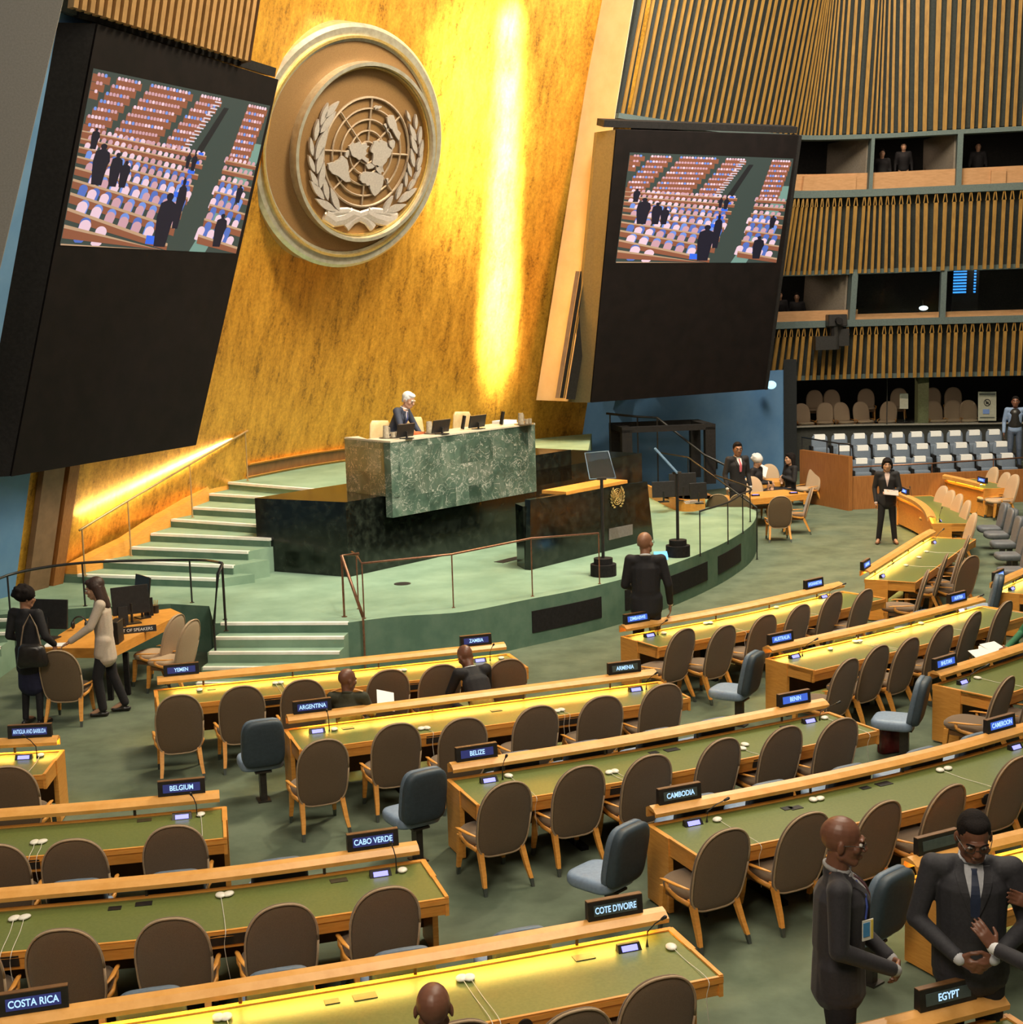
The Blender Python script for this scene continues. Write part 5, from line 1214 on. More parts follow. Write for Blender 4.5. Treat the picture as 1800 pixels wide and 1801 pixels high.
# wall speaker
ws=atp(1256,816,bw0,bn); b=MB(); b.box((0,0,0),(.14,.1,.28)); o=b.build('wall_speaker',black,bevel=.01); o.location=ws+bn*.05; o.rotation_euler=(0,0,math.atan2(dd.y,dd.x)); tag(o,'Small black box mounted on the blue wall beside the man with pink tie','speaker')
# tables on the right of the stage
def table(name,a,c,dep,z,label,legs=2):
    a=Vector((a.x,a.y,0)); c=Vector((c.x,c.y,0)); t=(c-a).normalized(); n_=Vector((-t.y,t.x,0)); o=(a+c)/2
    e=empty(name,(o.x,o.y,0),0,label,'table'); L=(c-a).length
    b=MB(); b.box(n_*dep/2+Vector((0,0,z-.07)),(L,dep,.14),ax=(t,n_,Vector((0,0,1)))); b.build('tabletop',wood,e)
    for k in range(legs):
        s=(k+.5)/legs-.5; b=MB(); b.box(t*L*s*1.2+n_*dep/2+Vector((0,0,z/2-.07)),(.1,.1,z-.14),ax=(t,n_,Vector((0,0,1)))); b.box(t*L*s*1.2+n_*dep/2+Vector((0,0,.02)),(.12,dep*.7,.04),ax=(t,n_,Vector((0,0,1)))); b.build('leg',blackm,e)
    return e
table('meeting_table',at(1262,884,.72),at(1423,868,.72),1.0,.72,'Wooden table with chairs around it right of the stage')
table('side_table',at(1337,849,.72),at(1381,848,.72),.9,.72,'Small wooden table with a blue laptop before the blue wall',1)
for px,py,f,lb in ((1372,900,(.05,1),'Brown chair with orange legs pushed to the front of the right table'),(1263,896,(.1,1),'Brown chair at the left part of the right table, behind the stage railing'),(1302,896,(.15,1),'Brown chair second from left at the right table, behind the stage railing'),(1418,886,(-1,.15),'Brown chair at the right end of the right table, seen from the side')):
    put_chair(f,px,py,lb,'brown chairs around the right table',z=.68)
for px,py,f,lb in ((1328,862,(.1,-1),'Tan chair behind the right table facing us'),(1422,838,(-.9,-.5),'Tan chair beside the dark-haired seated woman'),(1362,838,(.3,-1),'Tan chair left of the dark-haired seated woman')):
    put_chair(f,px,py,lb,'tan chairs near the right table',proto=CHT,z=.75,push=.1)
for px,py,lb in ((1329,871,'left'),(1396,867,'right')):
    q=at(px,py,.74); e=empty('microphone_console',(q.x,q.y,.72),0,'Small console with violet display on the right table, %s one'%lb,'microphone','consoles on the right table'); b=MB(); b.box((0,0,.02),(.2,.1,.04)); b.build('base',black,e); b=MB(); b.box((0,-.03,.042),(.14,.06,.004)); b.build('display',lcd,e)
q=at(1355,836,.74); e=empty('laptop',(q.x,q.y+.1,.72),.5,'Open laptop with bright blue screen on the small table','laptop'); b=MB(); b.box((0,0,.01),(.32,.22,.02)); b.build('keyboard_base',steel,e); b=MB(); b.hexa([(-.16,.11,.02),(.16,.11,.02),(.16,.13,.02),(-.16,.13,.02)],[(-.16,.2,.22),(.16,.2,.22),(.16,.21,.22),(-.16,.21,.22)]); b.build('screen',tablet,e)
q=at(1343,828,.95); b=MB(); b.box((0,0,0),(.22,.01,.30)); o=b.build('paper_sheet',paper); o.location=q; o.rotation_euler=(-.5,.5,.2); tag(o,'White sheet held up by the grey-haired seated reader','paper')
# veneer walls and grey seats
def wallseg(name,pa,pb,z0,z1,th=.12,mat=woodwall,kind='structure'):
    t=(pb-pa); t.z=0; t.normalize(); n_=Vector((-t.y,t.x,0)); b=MB(); q=[pa,pb,pb+n_*th,pa+n_*th]; b.hexa([Vector((p.x,p.y,z0)) for p in q],[Vector((p.x,p.y,z1)) for p in q]); return tag(b.build(name,mat),kind=kind)
v0=at(1487,897,0); v1=at(1800,827,.82); vd=(v1-v0); 
wallseg('trim_7',v0,v0+vd*1.35,0,.84)
c0=at(1407,791,1.38); c1=at(1493,803,1.38); 
wallseg('trim_8',Vector((c0.x,c0.y,0)),Vector((c1.x,c1.y,0)),0,1.38)
b=MB(); q=at(1709-0,849,.78); 
b.box((0,0,0),(.16,.02,.06)); o=b.build('wall_plaque',M('blue_plaque',(.08,.12,.2))); qq=at(1498,843,.76); o.location=qq+Vector((0,-.03,0)); tag(o,'Small blue plaque at the left end of the veneer wall','plaque')
q=at(1477,882,.1); b=MB(); b.box((0,0,.09),(.3,.3,.18)); o=b.build('floor_box',M('pale_box',(.55,.5,.42))); o.location=(q.x,q.y,0); tag(o,'Pale box on the floor in the gap between veneer walls','box')
def gseat():
    e=empty('folding_seat',(0,0,0),0,'x','seat')
    sq=lambda w,h0,h1:[(w/2*math.copysign(abs(math.cos(a))**.4,math.cos(a)),(h0+h1)/2+(h1-h0)/2*math.copysign(abs(math.sin(a))**.4,math.sin(a))) for a in [2*math.pi*k/24 for k in range(24)]]
    b=MB(); b.pad(sq(.46,.25,.95),.10,lambda u,v,q:(u,-.1-.1*(v-.25)+q,v)); b.build('backrest',greyseat,e,smooth=True)
    b=MB(); b.pad(sq(.46,.32,.62),.12,lambda u,v,q:(u,.08+q,v)); b.build('folded_seat',greyseat,e,smooth=True)
    b=MB()
    for sx in (-.27,.27): b=MB(); b.box((sx,.02,.33),(.05,.34,.66)); b.build('side_frame',blackm,e)
    b=MB(); b.box((0,-.185,.955),(.30,.10,.012)); b.box((0,-.105,.885),(.30,.008,.14)); b.build('paper_cover',paper,e)
    return e
GSP=Proto(gseat())
rows=[([1518,1551,1586,1621,1667,1703,1739,1775],806,797,37.4,'front row'),([1487,1520,1555,1589,1625,1660,1694,1730,1765],784,776,38.5,'middle row'),([1444,1479,1514,1548,1581,1615,1649,1683,1717,1752],764,755,39.6,'back row')]
onn=['leftmost','second','third','fourth','fifth','sixth','seventh','eighth','ninth','tenth']
for xs,y0,y1,Yd,nm in rows:
    zs=[]
    for k,x in enumerate(xs):
        y=y0+(y1-y0)*(x-xs[0])/(xs[-1]-xs[0])+1; q=atY(x,y,Yd); zf=q.z-.96; zs.append(zf)
        GSP.put((q.x,q.y,zf),math.pi,'Grey folding seat with white paper cover, %s in the %s'%(onn[k]+(' from left' if k else ''),nm),'grey seats with white covers')
    a=atY(xs[0]-25,y0,Yd); c=atY(1815,y1,Yd); zf=min(zs)
    b=MB(); b.hexa([(a.x,Yd-.55,0),(c.x+1.5,Yd-.55,0),(c.x+1.5,Yd+.55,0),(a.x,Yd+.55,0)],[(a.x,Yd-.55,zf-.001),(c.x+1.5,Yd-.55,zf-.001),(c.x+1.5,Yd+.55,zf-.001),(a.x,Yd+.55,zf-.001)]); tag(b.build('floor_riser',carpet),kind='structure')
ra=atY(1492,822,36.4); rb=atY(1640,815,36.5); rc=atY(1830,803,36.6)
railing('seat_railing','Reddish railing running in front of the grey seats',[ra,rb,rc],[(Vector((v.x,v.y,.1)),v) for v in (ra,atY(1555,819,36.45),rb,atY(1748,809,36.5))],.02,rustrail)
ra=atY(1411,769,37.6); rb=atY(1476,780,36); rc=atY(1496,781,35.6)
railing('corner_railing','Black railing on top of the angled veneer wall',[ra,rb,rc],[(v-Vector((0,0,.6)),v) for v in (ra,rb,rc)]+[(atY(1455,776,36.5)-Vector((0,0,.6)),atY(1455,776,36.5))],.02,black)
# dark-grey lounge seats at the right edge
for k,(px,py) in enumerate(((1764,905),(1777,915),(1790,930),(1800,950),(1808,975))):
    put_chair((-1,.12,0),px,py,'Grey pedestal seat at right edge facing the stage, %s'%(['farthest','second from the far end','third from the far end','fourth from the far end','nearest'][k]),'grey pedestal seats at the right edge',proto=PDG,z=.72,push=.18)
# signs behind glass
def panel(name,px0,py0,px1,py1,i,mat,label,cat):
    base=rpt(i,2,-.60); N=rn[min(len(rn)-1,int(i))]; 
    c=[atp(x,y,base,N) for x,y in ((px0,py1),(px1,py1),(px1,py0),(px0,py0))]; e=empty(name,c[0],0,label,cat); b=MB(); b.prismp([p-c[0] for p in c],-N*.02); b.build('board',mat,e); return e,c,N
grn=M('notice_paper',(.25,.25,.20),(.3,.3,.24),.8)
e,c,N=panel('notice_poster',1721,689,1753,740,110,grn,'Grey-green poster with crossed-out round symbol on the glass','poster')
ux=(c[1]-c[0]); uy=(c[3]-c[0])
def pp(u,v): return ux*u+uy*v+N*.012
b=MB(); b.tube([pp(.5+.17*math.cos(a),.63+.11*math.sin(a)) for a in [2*math.pi*k/20 for k in range(21)]],.012,5); b.tube([pp(.38,.71),pp(.62,.55)],.012,5); b.prismp([pp(.42,.58),pp(.58,.58),pp(.58,.66),pp(.42,.66)],N*.004); b.build('symbol',black,e)
b=MB(); b.prismp([pp(.26,.24),pp(.62,.24),pp(.62,.40),pp(.26,.40)],N*.005); b.build('blue_label',M('label_blue',(.12,.2,.45)),e)
b=MB(); b.prismp([pp(.06,.88),pp(.94,.88),pp(.94,.95),pp(.06,.95)],N*.004); b.prismp([pp(.1,.10),pp(.9,.10),pp(.9,.13),pp(.1,.13)],N*.004); b.build('heading_bar',M('heading_dark',(.06,.07,.06)),e)
panel('notice_sheet',1583,692,1598,719,84,grn,'Small blank grey-green sheet on the glass left of the column','notice')
q=atY(1357,677,41.0); b=MB(); b.ell((0,0,0),(.15,.15,.12)); o=b.build('ceiling_lamp',bluelamp,smooth=True); o.location=q; tag(o,'Glowing pale blue round lamp under the lower gallery slats','lamp')
# dim chairs behind the glass of the rear room
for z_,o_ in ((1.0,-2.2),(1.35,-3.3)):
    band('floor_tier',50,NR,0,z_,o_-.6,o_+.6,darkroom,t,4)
kk=0
for i_,z_,o_ in ((56,1.0,-2.2),(60,1.0,-2.3),(64.5,1.0,-2.2),(69,1.0,-2.25),(74,1.0,-2.2),(78.5,1.0,-2.3),(83,1.0,-2.2),(99,1.0,-2.2),(104,1.0,-2.3),(109,1.0,-2.2),(58,1.35,-3.3),(63,1.35,-3.3),(68,1.35,-3.3),(73,1.35,-3.3),(79,1.35,-3.3),(86,1.35,-3.3),(98,1.35,-3.3),(105,1.35,-3.3)):
    q=rpt(i_,z_,o_); n_=rn[int(i_)]; q=Vector((rp[int(i_)].x,rp[int(i_)].y,0))+n_*o_; kk+=1
    CHT.put((q.x,q.y,z_),rzdir(n_)+random.uniform(-.3,.3),'Dim chair behind the dark glass, %s, %s'%(('front row' if o_>-3 else 'back row'),(('leftmost','second from left','third from left','fourth from left','fifth from left','sixth from left','last before the column','first right of the column','second right of the column','rightmost') if kk<11 else ('leftmost','second from left','third from left','fourth from left','fifth from left','last before the column','first right of the column','rightmost'))[(kk-1) if kk<11 else kk-11]),'dim chairs behind the glass')
# camera rig on gallery
q=rpt(66,4.6,.35); e=empty('broadcast_camera',q,0,'Black broadcast camera rig fixed to the lower gallery edge','camera')
b=MB(); b.box((0,0,.1),(.55,.45,.35)); b.build('body',black,e,bevel=.02); b=MB(); b.cyl((0,0,-.75),.12,.7,12,.2); b.box((-.35,0,-.55),(.6,.4,.4)); b.box((.2,0,-.4),(.3,.3,.5)); b.build('mount',black,e); b=MB(); b.tube([(0,-.2,.1),(0,-.45,.08)],.1,12); b.build('lens',blackm,e)
# left desk
ld_=empty('clerk_desk',(0,0,0),0,'Wooden corner desk with monitors left of the lower steps','desk')
P=[at(x,y,.80) for x,y in ((76,1140),(197,1140),(320,1079),(300,1070),(148,1089),(104,1116))]; o=P[1].copy(); o.z=0; ld_.location=o
b=MB(); b.prismp([Vector((p.x,p.y,.66))-o for p in P],Vector((0,0,.14))); b.build('desktop',wood,ld_)
for a,c in ((0,1),(1,2)):
    m_=(P[a]+P[c])/2-o; 
    for f_ in (.12,.88): v=P[a].lerp(P[c],f_)-o+Vector((-.02,.25,0)); b=MB(); b.box(Vector((v.x,v.y,.305)),(.07,.07,.61)); b.build('leg',blackm,ld_)
q=at(228,1112,.80)
for px,py,w_,h_,rz_,lb in ((232,1096,.55,.42,.5,'Large monitor seen from behind, right of the beige jacket'),(253,1086,.5,.5,-.9,'Upright monitor edge behind the large monitor on the clerk desk'),(88,1122,.62,.42,-.25,'Large dark monitor between the two women at the left desk')):
    q=at(px,py,.80); monitor('monitor',(q.x,q.y,.80),rz_,w_,h_,lb,st=.14,group='monitors on the clerk desk')
for px,py,lb in ((262,1083,'right'),(218,1100,'left')):
    q=at(px,py,.80); e=monitor('desk_phone',(q.x,q.y,.80),.3,.14,.28,'Black upright desk phone on the clerk desk, %s one'%lb,st=.0,stand=True,cat='phone',group='phones on the clerk desk')
q=at(203,1133,.80); b=MB(); b.box((0,0,.16),(.12,.3,.32)); o=b.build('computer_tower',black,bevel=.01); o.location=(q.x,q.y+.1,.80); tag(o,'Black computer box at the front of the clerk desk','computer')
q=at(238,1113,.80); sp=empty('desk_sign',(q.x,q.y,.80),.35,'Black desk sign with white capital letters about speakers','sign')
b=MB(); b.hexa([(-.30,-.02,0),(.30,-.02,0),(.30,.03,0),(-.30,.03,0)],[(-.30,.0,.09),(.30,.0,.09),(.30,.02,.09),(-.30,.02,.09)]); pbz=b.build('sign_body',black,sp)
cu=bpy.data.curves.new('t','FONT'); cu.body='LIST OF SPEAKERS'; cu.size=.062; cu.align_x='CENTER'; cu.align_y='CENTER'; to=bpy.data.objects.new('tmp',cu); COL.objects.link(to); me=bpy.data.meshes.new_from_object(to.evaluated_get(bpy.context.evaluated_depsgraph_get())); bpy.data.objects.remove(to); me.materials.clear(); me.materials.append(paper)
to=bpy.data.objects.new('lettering',me); COL.objects.link(to); to.parent=pbz; to.location=(0,-.0135,.045); to.rotation_euler=(math.pi/2-.22,0,0)
q=at(274,1078,.80); e=empty('pencil_cup',(q.x,q.y,.80),0,'Mesh pencil cup with pens at the far end of the clerk desk','cup'); b=MB(); b.cyl((0,0,0),.05,.12,14,.055); b.build('cup',black,e)
for k in range(4): b=MB(); b.tube([(0.01*k-.02,0,.05),(.03*k-.05,.01,.2)],.005,5); b.build('pencil',M('pencil_yellow',(.7,.4,.08)),e)
q=at(268,1076,.80); b=MB(); b.cyl((0,0,0),.05,.16,12,.03); o=b.build('paper_roll',paper); o.location=(q.x-.1,q.y,.80); tag(o,'White paper item beside the pencil cup','paper')
q=at(141,1108,.80); e=empty('headset',(q.x,q.y,.83),0,'Black headset lying on the clerk desk between the women','headset'); b=MB(); b.tube([(.1*math.cos(a),0,.1*math.sin(a)+.07) for a in [math.pi*k/8 for k in range(9)]],.012,6); b.build('headband',black,e); 
for sx in (-1,1): b=MB(); b.ell((sx*.1,0,.05),(.03,.05,.06)); b.build('ear_cushion',black,e,smooth=True)
q=at(98,1135,.80); b=MB(); b.box((0,0,.005),(.30,.22,.01)); o=b.build('document',paper); o.location=(q.x,q.y,.80); o.rotation_euler=(0,0,.1); tag(o,'White document on the front corner of the clerk desk','paper')
put_chair((.0,1,0),112,1185,'Brown chair in front of the clerk desk between the two women','chairs at the clerk desk',z=.68,push=.2)
for px,py,lb in ((292,1115,'behind'),(318,1125,'nearer')):
    put_chair((-1,.35,0),px,py,'Tan chair seen from the side right of the clerk desk, %s one'%lb,'chairs at the clerk desk',proto=CHT,z=.75,push=.2)
# red bag beneath the pedestal seat
q=at(1570,1322,0); e=empty('handbag',(q.x,q.y,0),.3,'Dark red leather bag on the floor under a pedestal seat','bag')
b=MB(); b.pad([(-.17,.0),(.17,.0),(.15,.2),(.12,.30),(-.12,.30),(-.15,.2)],.2,lambda u,v,qq:(u,qq,v+.0),prof=((0,1),(.6,1),(.85,.95),(.95,.7),(1,.3))); b.build('bag_body',redbag,e,smooth=True)
b=MB(); b.tube([(-.12,0,.24),(-.17,0,.30),(-.19,.0,.12),(-.18,0,.02)],.008,6); b.build('strap',redbag,e)
# stairs at the far left
e=empty('left_stairs',(0,0,0),kind='structure')
for k in range(5):
    z=.75-.15*k; p=at(-40,1090,.75); y=p.y-.3*k; b=MB(); 
    b.hexa([(p.x-1.2,y-.3,0),(p.x+.55,y-.3,0),(p.x+.55,y,0),(p.x-1.2,y,0)],[(p.x-1.2,y-.3,z-.15),(p.x+.55,y-.3,z-.15),(p.x+.55,y,z-.15),(p.x-1.2,y,z-.15)])
    if z>.2: b.build('step',stagecarpet,e)
    b=MB(); b.hexa([(p.x-1.2,y-.04,z-.035),(p.x+.55,y-.04,z-.035),(p.x+.55,y+.03,z-.035),(p.x-1.2,y+.03,z-.035)],[(p.x-1.2,y-.04,z+.005),(p.x+.55,y-.04,z+.005),(p.x+.55,y+.03,z+.005),(p.x-1.2,y+.03,z+.005)]); b.build('nosing',nosing,e)
#%%PEOPLE
def freeze(b,vox,name,mats,parent,smooth=4,fn=None):
    me=bpy.data.meshes.new('tmp'); me.from_pydata(b.v,[],b.f)
    bm=bmesh.new(); bm.from_mesh(me); bmesh.ops.recalc_face_normals(bm,faces=bm.faces); bm.to_mesh(me); bm.free()
    o=bpy.data.objects.new('tmp',me); COL.objects.link(o)
    m=o.modifiers.new('r','REMESH'); m.mode='VOXEL'; m.voxel_size=vox; m.use_smooth_shade=True
    m2=o.modifiers.new('s','SMOOTH'); m2.factor=.5; m2.iterations=smooth
    dg=bpy.context.evaluated_depsgraph_get(); nm=bpy.data.meshes.new_from_object(o.evaluated_get(dg)); bpy.data.objects.remove(o)
    nm.name=name; nm.materials.clear()
    for k in (mats if isinstance(mats,(list,tuple)) else [mats]): nm.materials.append(k)
    nm.polygons.foreach_set('use_smooth',[True]*len(nm.polygons))
    r=bpy.data.objects.new(name,nm); COL.objects.link(r); r.parent=parent; return r
def hand(b,w,d,n,side,curl=.5,L=.095,spread=.1,k=1.0):
    """w wrist, d direction to fingers, n palm normal (palm faces n), side=+1 thumb towards d x n"""
    w=Vector(w); d=Vector(d).normalized(); n=Vector(n); n=(n-d*n.dot(d)).normalized(); s=d.cross(n)*side
    b.link(w-d*.02,(.028*k,.022*k),w+d*.045*k,(.038*k,.017*k),xdir=s); b.link(w+d*.03*k,(.038*k,.017*k),w+d*L*.92*k,(.040*k,.014*k),xdir=s)
    ln=(.070,.078,.072,.056)
    for i in range(4):
        o=w+d*L*k+s*(.030-.020*i)*k; dd=(d+s*(spread*(1.2-.8*i)*.5)).normalized(); p=o; r=.0092*k
        a=0
        for j,f_ in enumerate((.45,.32,.23)):
            a+=curl*(.55 if j==0 else .8); q=p+(dd*math.cos(a)+n*math.sin(a))*ln[i]*f_*k*1.05; b.link(p,r,q,r*.9,n=8); p=q; r*=.92
    t0=w+d*.025*k+s*.028*k; t1=t0+(d*.6+s*.75+n*.25).normalized()*.04*k; t2=t1+(d*.9+s*.3+n*.3).normalized()*.034*k
    b.link(t0,.016*k,t1,.012*k,n=8); b.link(t1,.012*k,t2,.0095*k,n=8)
def person(label,loc,face,h=1.75,top='jacket',skin=skin_dark,coat=suit,pants=trous,hair=None,hairkind='short',shirt=shirtw,tie=None,J=None,head=(0,0),vox=.014,glasses=False,shoes=shoe,fat=1.0,lapel=True,hands=((0,-.1,-1),(0,-.1,-1)),palms=((1,0,0),(-1,0,0)),curl=.5,hvox=None,collar=True,extra=None,skirt=None,sit=False,z0=0.,vest=None,legs=True):
    """J overrides joints (local metres, y forward, for a 1.75 m body)."""
    K=h/1.75
    r=empty('person',(loc[0],loc[1],z0),rzdir(face),label,'person')
    j=dict(pelvis=(0,0,.95),waist=(0,.0,1.08),chest=(0,.01,1.30),neck=(0,-.015,1.475),head=(0,.025,1.625),
     sL=(-.185,-.005,1.43),sR=(.185,-.005,1.43),eL=(-.245,-.04,1.14),eR=(.245,-.04,1.14),wL=(-.25,.06,.89),wR=(.25,.06,.89),
     hL=(-.09,0,.93),hR=(.09,0,.93),kL=(-.10,.02,.50),kR=(.10,.02,.50),aL=(-.11,-.02,.09),aR=(.11,-.02,.09),tL=(-.13,.15,.035),tR=(.13,.15,.035))
    if sit:
        dz=-.42 if h>1.8 else -.48
        for q in ('pelvis','waist','chest','neck','head','sL','sR','eL','eR','wL','wR','hL','hR'):
            v=j[q]; j[q]=(v[0],v[1],v[2]+dz)
        j.update(kL=(-.12,.44,.52),kR=(.12,.44,.52),aL=(-.13,.42,.09),aR=(.13,.42,.09),tL=(-.14,.57,.035),tR=(.14,.57,.035))
    if J: j.update(J)
    j={k:Vector(v)*K for k,v in j.items()}
    yaw,pit=head
    RH=Matrix.Rotation(R_(yaw),3,'Z')@Matrix.Rotation(R_(pit),3,'X'); K0=K; K=K*1.12
    H=lambda x,y,z:j['head']+RH@(Vector((x,y,z))*K)
    def E(b,c,rd,ax=None): b.ell(H(*c),tuple(v*K0*1.12 for v in rd),RH if ax is None else RH@ax,16,12)
    # body: one continuous skin surface
    b=MB()
    E(b,(0,-.018,.028),(.076,.096,.090)); E(b,(0,.022,-.025),(.062,.068,.088)); b.link(H(0,.052,-.088),.030*K,H(0,.045,-.065),.040*K)
    for sg in (-1,1):
        b.link(H(sg*.045,-.0,-.060),.026*K,H(sg*.022,.055,-.088),.024*K)
        E(b,(sg*.040,.058,-.022),(.024,.022,.022)); E(b,(sg*.080,-.012,-.012),(.009,.019,.031),Matrix.Rotation(R_(sg*15),3,'Z'))
        E(b,(sg*.012,.100,-.030),(.010,.011,.009))
    b.link(H(0,.083,.012),.009*K,H(0,.103,-.026),.014*K); E(b,(0,.083,.024),(.050,.013,.009)); 
    E(b,(0,.086,-.060),(.025,.012,.006)); E(b,(0,.085,-.070),(.021,.012,.007))
    up=(H(0,-.012,-.06)); Hq=H; KH=K
    H=lambda x,y,z:j['head']+RH@(Vector((x,y,z))*KH)
    K=K0; nk=j['neck']; b.link(nk-Vector((0,0,.03)),.060*K*fat**.5,up,.056*K*fat**.5)
    if vox<.012 or True:
        b.link(j['chest'],(.13*K,.08*K),nk-Vector((0,0,.04)),(.10*K,.06*K)); b.link(j['pelvis'],(.12*K,.08*K),j['chest'],(.13*K,.085*K))
        for s_ in 'LR':
            b.link(j['s'+s_],.045*K,j['e'+s_],.036*K); b.link(j['e'+s_],.036*K,j['w'+s_],.026*K)
            b.link(j['h'+s_],.07*K,j['k'+s_],.05*K); b.link(j['k'+s_],.05*K,j['a'+s_],.035*K)
            b.link(j['a'+s_],.035*K,j['t'+s_],.03*K)
    for q,s_ in enumerate('LR'):
        if hands[q] is not None: hand(b,j['w'+s_],hands[q],palms[q],(-1,1)[q],curl,k=K)
    freeze(b,vox if hvox is None else hvox,'body',skin,r,3)
    # eyes
    K=KH
    for sg in (-1,1):
        b=MB(); E(b,(sg*.030,.079,.002),(.013,.010,.008)); b.build('eye',eyew,r,smooth=True)
        b=MB(); E(b,(sg*.030,.0875,.002),(.006,.004,.006)); b.build('iris',black,r,smooth=True)
        if hair: b=MB(); b.tube([H(sg*.015,.092,.022),H(sg*.032,.090,.028),H(sg*.050,.078,.022)],.0045*K,6); b.build('eyebrow',hair if hair!=hairg else hairg,r,smooth=True)
    if hair:
        b=MB()
        if hairkind=='short':
            E(b,(0,-.026,.038),(.081,.097,.086)); E(b,(0,.02,.085),(.062,.062,.035))
            for sg in (-1,1): E(b,(sg*.070,-.02,.0),(.013,.035,.04))
            b.link(H(0,-.10,.0),.02*K,H(0,-.085,-.045),.03*K)
        elif hairkind=='long':
            E(b,(0,-.028,.040),(.088,.102,.090)); E(b,(0,.03,.085),(.062,.055,.032))
            for sg in (-1,1): b.link(H(sg*.074,-.03,.03),(.024*K,.05*K),H(sg*.085,-.05,-.14),(.026*K,.045*K)); b.link(H(sg*.085,-.05,-.14),(.026*K,.045*K),H(sg*.07,-.055,-.24),.02*K)
            b.link(H(0,-.075,.0),(.085*K,.04*K),H(0,-.085,-.23),(.075*K,.03*K))
        elif hairkind=='bob':
            E(b,(0,-.028,.040),(.090,.104,.090)); E(b,(0,.045,.070),(.060,.045,.032))
            for sg in (-1,1): b.link(H(sg*.078,-.02,.02),(.022*K,.05*K),H(sg*.080,-.02,-.06),.022*K)
            b.link(H(0,-.08,.0),(.08*K,.035*K),H(0,-.085,-.08),(.07*K,.028*K))
        elif hairkind=='curly':
            E(b,(0,-.03,.045),(.115,.125,.10)); 
            rn_=random.Random(3)
            for q in range(26):
                a=rn_.uniform(0,6.28); t=rn_.uniform(-.4,1.4); E(b,(.10*math.cos(a)*math.cos(t),-.035+.11*math.sin(a)*math.cos(t) if math.sin(a)<.3 else -.02,.04+.09*math.sin(t)),(.028,.028,.028))
        elif hairkind=='crop':
            E(b,(0,-.024,.034),(.0795,.0955,.088)); E(b,(0,.012,.083),(.058,.058,.032))
        freeze(b,max(.006,vox*.7),'hair',hair,r,2)
    # coat
    f=fat; K=K0
    b=MB(); p,w_,c,nk=j['pelvis'],j['waist'],j['chest'],j['neck']
    xd=(j['sR']-j['sL']).normalized()
    b.link(p+(w_-p)*.1,(.165*K*f,.115*K*f),w_,(.155*K*f,.115*K*f),xdir=xd); b.link(w_,(.155*K*f,.118*K*f),c,(.178*K*f**.5,.122*K*f),xdir=xd)
    b.link(c,(.178*K*f**.5,.118*K),(c*.35+nk*.65),(.13*K,.078*K),xdir=xd); b.link(nk-(nk-c)*.30,(.12*K,.075*K),nk-(nk-c)*.12+Vector((0,-.012*K,0)),(.074*K,.062*K),xdir=xd)
    if top=='jacket' or top=='long': 
        dn=(p-w_).normalized(); 
        if not sit: b.link(p,(.170*K*f,.118*K*f),p+Vector((0,0,-1))*(.12 if top=='jacket' else .2)*K,((.172 if top=='jacket' else .186)*K*f,(.125 if top=='jacket' else .145)*K*f),xdir=xd)
        if not sit:
            for s_ in 'LR': b.link(j['h'+s_]+Vector((0,0,.03)),.100*K*f,j['h'+s_].lerp(j['k'+s_],.15 if top=='jacket' else .30),.098*K*f)
    for s_ in 'LR':
        S,El,Wr=j['s'+s_],j['e'+s_],j['w'+s_]
        b.link(S*.72+c*.28+Vector((0,0,.03)),.07*K,S,.066*K); b.link(S,.067*K,El,.054*K); b.link(El,.053*K,Wr+(El-Wr)*.06,.041*K)
        b.link(nk*.55+S*.45+Vector((0,0,-.01)),.045*K,S,.058*K)
    co=freeze(b,max(.009,vox),'jacket' if top!='shirt' else 'shirt_top',coat,r,5)
    # cuffs
    if shirt and top=='jacket' and hands[0] is not None:
        for s_ in 'LR':
            Wr=j['w'+s_]; El=j['e'+s_]; d=(Wr-El).normalized(); b=MB(); b.link(Wr-d*.02*K,.036*K,Wr+d*.008*K,.034*K); b.build('cuff',shirt,r,smooth=True)
    # trousers / skirt
    if legs:
        b=MB()
        if skirt:
            b.link(p+Vector((0,0,.03)),(.16*K,.11*K),(j['kL']+j['kR'])/2+Vector((0,0,.02)),(.19*K,.15*K))
            freeze(b,.014,'skirt',skirt,r,3); b=MB()
            for s_ in 'LR': b.link(j['k'+s_],.055*K,j['a'+s_],.04*K)
            freeze(b,.014,'tights',pants,r,3)
        else:
            b.link(p+Vector((0,0,.02)),(.150*K*f,.105*K*f),p-Vector((0,0,.03)),(.15*K*f,.105*K*f),xdir=xd)
            for s_ in 'LR':
                b.link(j['h'+s_]-Vector((0,0,.03)),.088*K*f,j['k'+s_],.068*K); b.link(j['k'+s_],.066*K,j['a'+s_]+Vector((0,0,.0)),.056*K)
            freeze(b,max(.011,vox),'trousers',pants,r,4)
        for s_ in 'LR':
            b=MB(); a=j['a'+s_]; t=j['t'+s_]; bk=a+(a-t)*.28; bk.z=t.z; b.link(bk,(.033*K,.032*K),Vector((t.x,t.y,t.z)),(.040*K,.026*K),xdir=(1,0,0)); b.link(a,.035*K,bk*.5+t*.5,.03*K); freeze(b,.01,'shoe',shoes,r,2)
    # front details projected on the coat
    bm=bmesh.new(); bm.from_mesh(co.data); bv=BVHTree.FromBMesh(bm); bm.free()
    upd=(nk-c).normalized(); fwd=upd.cross(xd)*-1
    if fwd.dot(Vector((0,1,0)))<0 and not sit: fwd=fwd
    fwd=xd.cross(upd)*-1 if xd.cross(upd).y<0 else xd.cross(upd)
